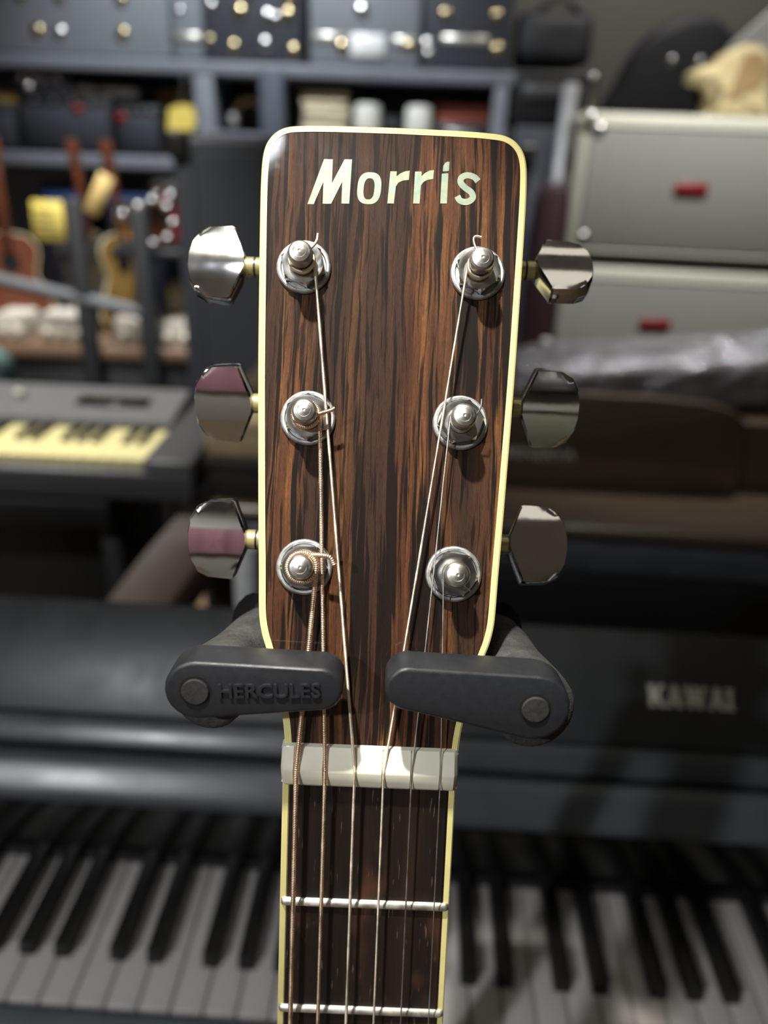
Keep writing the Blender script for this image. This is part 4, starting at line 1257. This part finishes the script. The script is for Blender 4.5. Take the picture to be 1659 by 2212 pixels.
obj('carton', box_me(-0.07, 0.035, 0, 0.07, 0, 0.032, 0.002, 1, 'carton'), plain('mustard_card', srgb(150, 122, 54), 0.7), yb)
obj('tape', box_me(-0.04, -0.01, -0.001, 0.071, 0.0, 0.0325, 0.0004, 1, 'tape'), M_TAN, yb)
kb = thing('knob_unit', 'small rack unit with shiny knobs on top of the practice amps', 'rack unit', (-1.20, 2.835, 1.426))
obj('case', box_me(-0.05, 0.13, 0, 0.10, 0, 0.062, 0.004, 1, 'case'), M_CASED, kb)
for x, z in ((-0.03, 0.045), (0.005, 0.048), (0.038, 0.043), (0.085, 0.047), (-0.012, 0.018)):
    obj('knob', dome_me(0.014, 0.01), M_CHROME_SM, kb, TR(x, -0.001, z) @ RX(90))
wr = thing('white_roll', 'white rolled sheet lying on top of the practice amps', 'roll', (-1.0, 2.88, 1.4435))
obj('sheet', tube_me([(-0.09, 0, 0.0), (0.13, 0, -0.005)], 0.016, 12, 'sheet'), plain('white_sheet', srgb(210, 212, 210), 0.6), wr)
obj('band', tube_me([(0.0, 0, -0.002), (0.015, 0, -0.0023)], 0.0168, 12, 'band'), M_BLACK, wr)
spr = thing('cardboard_box', 'small brown cardboard box under the top shelf beside the upright', 'box', (-0.765, 2.945, 1.253))
obj('carton', box_me(-0.06, 0.07, 0, 0.15, 0, 0.205, 0.002, 1, 'carton'), plain('brown_card', srgb(134, 104, 70), 0.8), spr)
obj('tape', box_me(-0.008, 0.02, -0.0012, 0.151, 0.0, 0.2062, 0.0004, 1, 'tape'), M_TAN, spr)
yt = thing('price_tag', 'yellow price tag hanging beside the shelf upright', 'tag', (-0.705, 2.79, 1.31))
M_YEL = plain('yellow_card', srgb(226, 204, 100), 0.6, nscale=40, namp=0.04)
obj('card', prism_me([(-0.042, 0.085), (-0.05, 0.02), (-0.035, 0.0), (0.02, 0.005), (0.045, 0.05), (0.038, 0.095), (0.0, 0.1)][::-1], -0.002, 0.002, 0.0006, 1, 'card'), M_YEL, yt, RX(90))
obj('string_loop', tube_me([(0, -0.003, 0.098), (0.01, 0.0, 0.15), (0.012, 0.008, 0.187)], 0.0012, 6, 'string_loop'), M_STEEL, yt)

# right bay
pp = thing('slate_post', 'slate blue post standing in front of the right shelf bay', 'post', (-0.395, 2.70, 0))
obj('shaft', box_me(-0.037, 0.037, -0.03, 0.03, 0.02, 1.512, 0.006, 2, 'shaft'), plain('slate_blue_paint', srgb(70, 76, 88), 0.5), pp)
obj('foot_plate', box_me(-0.09, 0.09, -0.07, 0.07, 0.0, 0.022, 0.004, 1, 'foot_plate'), M_BLACK, pp)
hp = thing('headphones', 'tan padded headphones on the right shelf bay', 'headphones', (-0.50, 2.9, 1.336))
obj('headband', tube_me([Vector((0.055 * math.cos(PI * k / 16), 0, 0.035 + 0.065 * math.sin(PI * k / 16))) for k in range(17)], 0.011, 10, 'headband'), M_TAN, hp)
for s in (-1, 1):
    obj('ear_pad', lathe_me([(0.02, -0.012), (0.034, -0.01), (0.034, 0.01), (0.02, 0.012)], 18, 'ear_pad'), plain('grey_pad', srgb(140, 138, 134), 0.6), hp, TR(s * 0.055, 0, 0.036) @ RY(90))
cbx = thing('tan_box', 'tan box with lid beneath the top shelf near the upright', 'box', (-0.535, 3.05, 1.336))
obj('carton', box_me(-0.055, 0.07, 0, 0.14, 0, 0.10, 0.002, 1, 'carton'), plain('dull_tan_card', srgb(92, 78, 58), 0.8), cbx)
obj('lid', box_me(-0.058, 0.073, -0.003, 0.143, 0.098, 0.118, 0.002, 1, 'lid'), plain('dull_tan_lid', srgb(112, 94, 68), 0.8), cbx)
BEIGE = [srgb(176, 160, 128), srgb(150, 136, 110), srgb(192, 176, 140), srgb(132, 118, 96), srgb(184, 170, 138)]
zz = 1.336
WH = ['bottom book', 'second book from the bottom', 'middle book', 'fourth book from the bottom', 'top book']
for k in range(5):
    hgt = [0.03, 0.022, 0.034, 0.02, 0.026][k]
    b = thing('book', WH[k] + ' of the beige stack in the right shelf bay', 'book', (-0.245 + 0.004 * ((k * 7) % 3 - 1), 2.84, zz), R([1, -2, 2, -1, 3][k]), 'beige books stacked in the shelf bay')
    obj('cover', box_me(-0.075, 0.075, 0, 0.2, 0, hgt, 0.0015, 1, 'cover'), plain('book_cover_%d' % k, BEIGE[k], 0.7), b)
    obj('page_block', box_me(-0.071, 0.071, -0.001, 0.196, 0.004, hgt - 0.004, 0.0005, 1, 'page_block'), plain('book_pages', srgb(206, 196, 166), 0.8), b)
    zz += hgt + 0.0003
for x, lab in ((-0.105, 'left of the two white cylindrical speakers in the shelf bay'), (0.065, 'right of the two white cylindrical speakers in the shelf bay')):
    c = thing('cylinder_speaker', lab, 'speaker', (x, 2.86, 1.336), group='white cylinder speakers')
    obj('housing', lathe_me([(0.03, 0.0), (0.043, 0.004), (0.045, 0.02), (0.045, 0.085), (0.041, 0.096), (0.02, 0.1), (0.001, 0.1)], 24, 'housing'), plain('white_gloss', srgb(214, 216, 206), 0.4), c)
    obj('base_ring', lathe_me([(0.0452, 0.012), (0.0465, 0.013), (0.0465, 0.018), (0.0452, 0.019)], 24, 'base_ring'), M_STEEL, c)
bbx = thing('black_carton', 'low black carton between the two white cylindrical speakers', 'box', (-0.02, 2.87, 1.336))
obj('carton', box_me(-0.036, 0.036, 0, 0.1, 0, 0.062, 0.002, 1, 'carton'), M_BLACK, bbx)
obj('lid', box_me(-0.038, 0.038, -0.002, 0.102, 0.055, 0.066, 0.001, 1, 'lid'), M_CASED, bbx)
rb = thing('red_brown_box', 'red-brown box on a grey one at the right end of the shelf bay', 'box', (0.21, 2.86, 1.388))
obj('carton', box_me(-0.083, 0.083, 0, 0.18, 0, 0.052, 0.003, 1, 'carton'), plain('terracotta_card', srgb(160, 86, 66), 0.6), rb)
obj('lid_edge', box_me(-0.084, 0.084, -0.002, 0.181, 0.036, 0.0535, 0.002, 1, 'lid_edge'), plain('terracotta_lid', srgb(176, 98, 76), 0.6), rb)
gb2 = thing('grey_box', 'dark grey box under the red-brown box', 'box', (0.21, 2.86, 1.336))
obj('carton', box_me(-0.085, 0.085, 0, 0.18, 0, 0.0515, 0.002, 1, 'carton'), M_CASED, gb2)
obj('label_strip', box_me(-0.05, 0.05, -0.001, 0.002, 0.012, 0.034, 0.0005, 1, 'label_strip'), M_STEEL, gb2)

# ------------------------------------------------------------------ display rack with guitars at the left
rk = thing('display_rack', 'black display rack holding guitars below the shelf', 'rack', (-0.85, 2.30, 0))
M_RACK = plain('rack_black', srgb(26, 28, 32), 0.5, nscale=60)
M_RACKW = mat_wood('rack_shelf_wood', srgb(104, 84, 70), srgb(138, 112, 90), (0.2, 1, 1), 12, 0.5, 0.1)
for x in (-0.845, -0.675):
    obj('post', box_me(x + 0.85 - 0.022, x + 0.85 + 0.022, -0.17, -0.13, 0.0, 1.155 if x < -0.7 else 1.14, 0.004, 1, 'post'), M_RACK, rk)
obj('shelf_board', box_me(-0.45, 0.32, -0.14, 0.26, 0.725, 0.765, 0.004, 1, 'shelf_board'), M_RACKW, rk)
obj('front_board', box_me(-0.45, 0.32, -0.12, -0.10, 0.05, 0.725, 0.003, 1, 'front_board'), M_RACK, rk)
obj('base_board', box_me(-0.45, 0.32, -0.12, 0.26, 0.0, 0.05, 0.003, 1, 'base_board'), M_RACK, rk)
obj('guitar_rail', tube_me([(-0.30, -0.155, 0.955), (0.16, -0.155, 0.868)], 0.018, 12, 'guitar_rail'), plain('grey_foam_rail', srgb(88, 92, 96), 0.7), rk)

gbody = [(0, 0.49), (0.035, 0.488), (0.1, 0.47), (0.14, 0.41), (0.128, 0.33), (0.118, 0.28), (0.15, 0.2), (0.19, 0.11), (0.185, 0.05), (0.12, 0.005), (0, 0)]
def shop_guitar(label, loc, rz, top, side, lean=8):
    t = thing('ukulele', label, 'ukulele', loc, 0, 'ukuleles in the display rack')
    M = RZ(rz) @ RX(-lean) @ SC(0.56, 0.56, 0.56)
    c = catmull([(a, b, 0) for a, b in gbody], 4)
    ol = [(p.x, p.y) for p in c] + [(-p.x, p.y) for p in c[-2:0:-1]]
    flip = M @ RX(90)
    obj('body', prism_me(ol[::-1], -0.05, 0.046, 0.006, 2, 'body'), side, t, flip)
    obj('soundboard', prism_me(ol[::-1], 0.046, 0.051, 0.001, 1, 'soundboard'), top, t, flip)
    obj('binding', tube_me([Vector((x * 1.005, y, 0.048)) for x, y in ol] + [Vector((ol[0][0] * 1.005, ol[0][1], 0.048))], 0.005, 6, 'binding'), plain('cream_edge', srgb(206, 196, 160), 0.5), t, flip)
    obj('soundhole', lathe_me([(0.048, 0.0), (0.048, 0.0015), (0.001, 0.0015)], 24, 'soundhole'), M_DARKIN, t, flip @ TR(0, 0.34, 0.051))
    obj('neck', box_me(-0.026, 0.026, 0.40, 0.80, 0.052, 0.068, 0.006, 2, 'neck'), M_MAHOG, t, flip)
    obj('headstock', box_me(-0.035, 0.035, 0.79, 0.94, 0.045, 0.06, 0.004, 2, 'headstock'), M_MAHOG, t, flip)
    return t
M_TOPB = plain('reddish_brown_top', srgb(116, 66, 46), 0.35, coat=0.4, nscale=20)
M_TOPN = plain('natural_top', srgb(196, 176, 124), 0.35, coat=0.4, nscale=20)
M_TOPH = plain('honey_top', srgb(158, 124, 66), 0.35, coat=0.4, nscale=20)
M_SIDED = plain('black_lacquer_side', srgb(48, 48, 52), 0.22, coat=0.6, nscale=20)
# row of bodies seen half from the side
shop_guitar('reddish-brown ukulele at the left end of the display rack', (-1.125, 2.34, 0.767), 22, M_TOPB, M_TOPN, 4)
shop_guitar('pale ukulele with dark glossy sides second in the display rack', (-0.935, 2.44, 0.767), 68, M_TOPN, M_SIDED, 4)
shop_guitar('honey-topped ukulele beside the left post of the display rack', (-0.83, 2.42, 0.767), 60, M_TOPH, M_SIDED, 4)

def card(label, loc, w, h_, rx, ry, lines, mat=M_YEL):
    t = thing('price_card', label, 'card', loc, 0, None)
    M = RY(ry) @ RX(rx)
    obj('card', box_me(-w / 2, w / 2, -0.002, 0.002, 0, h_, 0.0008, 1, 'card'), mat, t, M)
    for k in range(lines):
        obj('printed_line', box_me(-w * 0.42, w * (0.30 - 0.15 * (k % 2)), -0.0028, -0.0018, h_ * (0.2 + 0.17 * k), h_ * (0.25 + 0.17 * k), 0.0002, 1, 'printed_line'), M_SYNTH, t, M)
    return t
card('square yellow price card with printed lines in the display rack', (-0.925, 2.17, 1.045), 0.085, 0.10, -6, 0, 4)
card('slanted cream price card above the black rack post', (-0.80, 2.15, 1.12), 0.04, 0.105, -6, 28, 0, plain('cream_card', srgb(226, 196, 128), 0.6))
# small drums on the upper rack board
obj('upper_board', box_me(0.08, 0.34, -0.128, 0.16, 1.005, 1.03, 0.003, 1, 'upper_board'), M_RACK, rk)
M_REDG = plain('candy_red', srgb(176, 22, 34), 0.25, coat=0.8, nscale=20)
M_SUNB = plain('amber_shell', srgb(206, 140, 62), 0.3, coat=0.6, nscale=12, namp=0.3)
M_HEAD = plain('drum_head', srgb(214, 204, 180), 0.6)
def drum(label, loc, r, h_, mat, lugs):
    t = thing('drum', label, 'drum', loc)
    obj('shell', lathe_me([(r, 0.012), (r, h_ - 0.012)], 32, 'shell'), mat, t)
    for z in (0.0, h_ - 0.02):
        obj('hoop', lathe_me([(r - 0.004, z + 0.001), (r + 0.006, z + 0.001), (r + 0.006, z + 0.019), (r - 0.004, z + 0.019)], 32, 'hoop'), M_CHROME_SM, t)
    obj('drum_head', lathe_me([(r - 0.003, h_ - 0.012), (r - 0.003, h_ - 0.004), (0.001, h_ - 0.003)], 32, 'drum_head'), M_HEAD, t)
    for k in range(lugs):
        a = -PI + PI * (k + 0.5) / lugs
        obj('lug', dome_me(0.014, 0.012), M_CHROME_SM, t, TR(r * math.cos(a), r * math.sin(a), h_ - 0.035) @ Matrix.Rotation(a, 4, 'Z') @ RY(90))
        obj('tuning_rod', tube_me([((r + 0.006) * math.cos(a), (r + 0.006) * math.sin(a), 0.01), ((r + 0.006) * math.cos(a), (r + 0.006) * math.sin(a), h_ - 0.01)], 0.003, 6, 'tuning_rod'), M_CHROME_SM, t)
    return t
drum('red snare drum with chrome lugs behind the right post of the display rack', (-0.60, 2.36, 1.031), 0.085, 0.165, M_REDG, 6)
drum('amber hand drum between the two posts of the display rack', (-0.735, 2.29, 1.031), 0.04, 0.115, M_SUNB, 4)
ch = thing('tambourine', 'tambourine with chrome jingles leaning on the red snare drum', 'tambourine', (-0.66, 2.205, 1.031))
tam = TR(0, 0.02, 0.062) @ RX(78)
obj('frame', lathe_me([(0.052, -0.012), (0.058, -0.012), (0.058, 0.012), (0.052, 0.012), (0.052, -0.012)], 32, 'frame'), M_MAHOG, ch, tam @ SC(0.001 / 0.001, 1, 1))
for k in range(8):
    a = 2 * PI * k / 8
    obj('jingle', dome_me(0.012, 0.005), M_CHROME_SM, ch, tam @ TR(0.055 * math.cos(a), 0.055 * math.sin(a), 0.0125))
# white pedal boxes on the rack shelf
PB = [(-1.085, 0.085, 0.075, 'at the left end'), (-0.935, 0.13, 0.078, 'left of the first rack post'), (-0.735, 0.105, 0.075, 'between the rack posts'), (-0.61, 0.10, 0.075, 'at the right end')]
for x, w, hgt, lab in PB:
    t = thing('effect_pedal', 'white effect pedal with round knobs ' + lab + ' of the rack shelf' if 'end' in lab else 'white effect pedal with round knobs on the rack shelf ' + lab, 'pedal', (x, 2.185, 0.766), group='white pedals on the rack shelf')
    obj('housing', box_me(-w / 2, w / 2, 0, 0.11, 0, hgt, 0.008, 2, 'housing'), plain('off_white_enamel', srgb(208, 204, 192), 0.4), t)
    nk = max(2, int(w / 0.04))
    for k in range(nk):
        obj('knob', dome_me(0.015, 0.014), plain('pale_knob', srgb(196, 186, 170), 0.35), t, TR(-w / 2 + w * (k + 0.5) / nk, -0.001, hgt * 0.35) @ RX(90))
ccb = thing('cream_carton', 'cream carton resting above the pedal at the right end of the rack', 'box', (-0.605, 2.27, 0.766))
obj('carton', box_me(-0.056, 0.056, 0.04, 0.14, 0, 0.152, 0.003, 1, 'carton'), plain('cream_carton_card', srgb(214, 196, 140), 0.6), ccb)
obj('label_strip', box_me(-0.05, 0.05, 0.038, 0.042, 0.10, 0.118, 0.0005, 1, 'label_strip'), plain('white_label', srgb(214, 210, 196), 0.4), ccb)
for k, (x, w) in enumerate(((-1.16, 0.14), (-0.92, 0.17))):
    t = thing('blue_carton', ['dark blue carton under the lower shelf at the far left', 'dark blue carton under the lower shelf nearer the upright'][k], 'box', (x, 2.86, 0.656))
    obj('carton', box_me(-w / 2, w / 2, 0, 0.2, 0, 0.50, 0.003, 1, 'carton'), plain('navy_card', srgb(26, 30, 44), 0.6), t)
    obj('blue_label', box_me(-w / 2 + 0.006, w / 2 - 0.006, -0.003, 0.002, 0.43, 0.475, 0.001, 1, 'blue_label'), plain('blue_label', srgb(70, 104, 176), 0.5), t)
# teal cloth near the keyboard
tc = thing('teal_cloth', 'folded teal cloth behind the grey keyboard', 'cloth', (-0.83, 1.415, 0.818), R(4))
obj('fold', lumpy_me(6, 6, 0.22, 0.08, 0.11, 0.012, 5.0), plain('teal_cotton', srgb(96, 124, 124), 0.9), tc, TR(0, 0, 0.060))
obj('fold', lumpy_me(6, 6, 0.18, 0.06, 0.05, 0.008, 9.0), plain('pink_cotton', srgb(170, 140, 146), 0.9), tc, TR(-0.01, -0.06, 0.028))
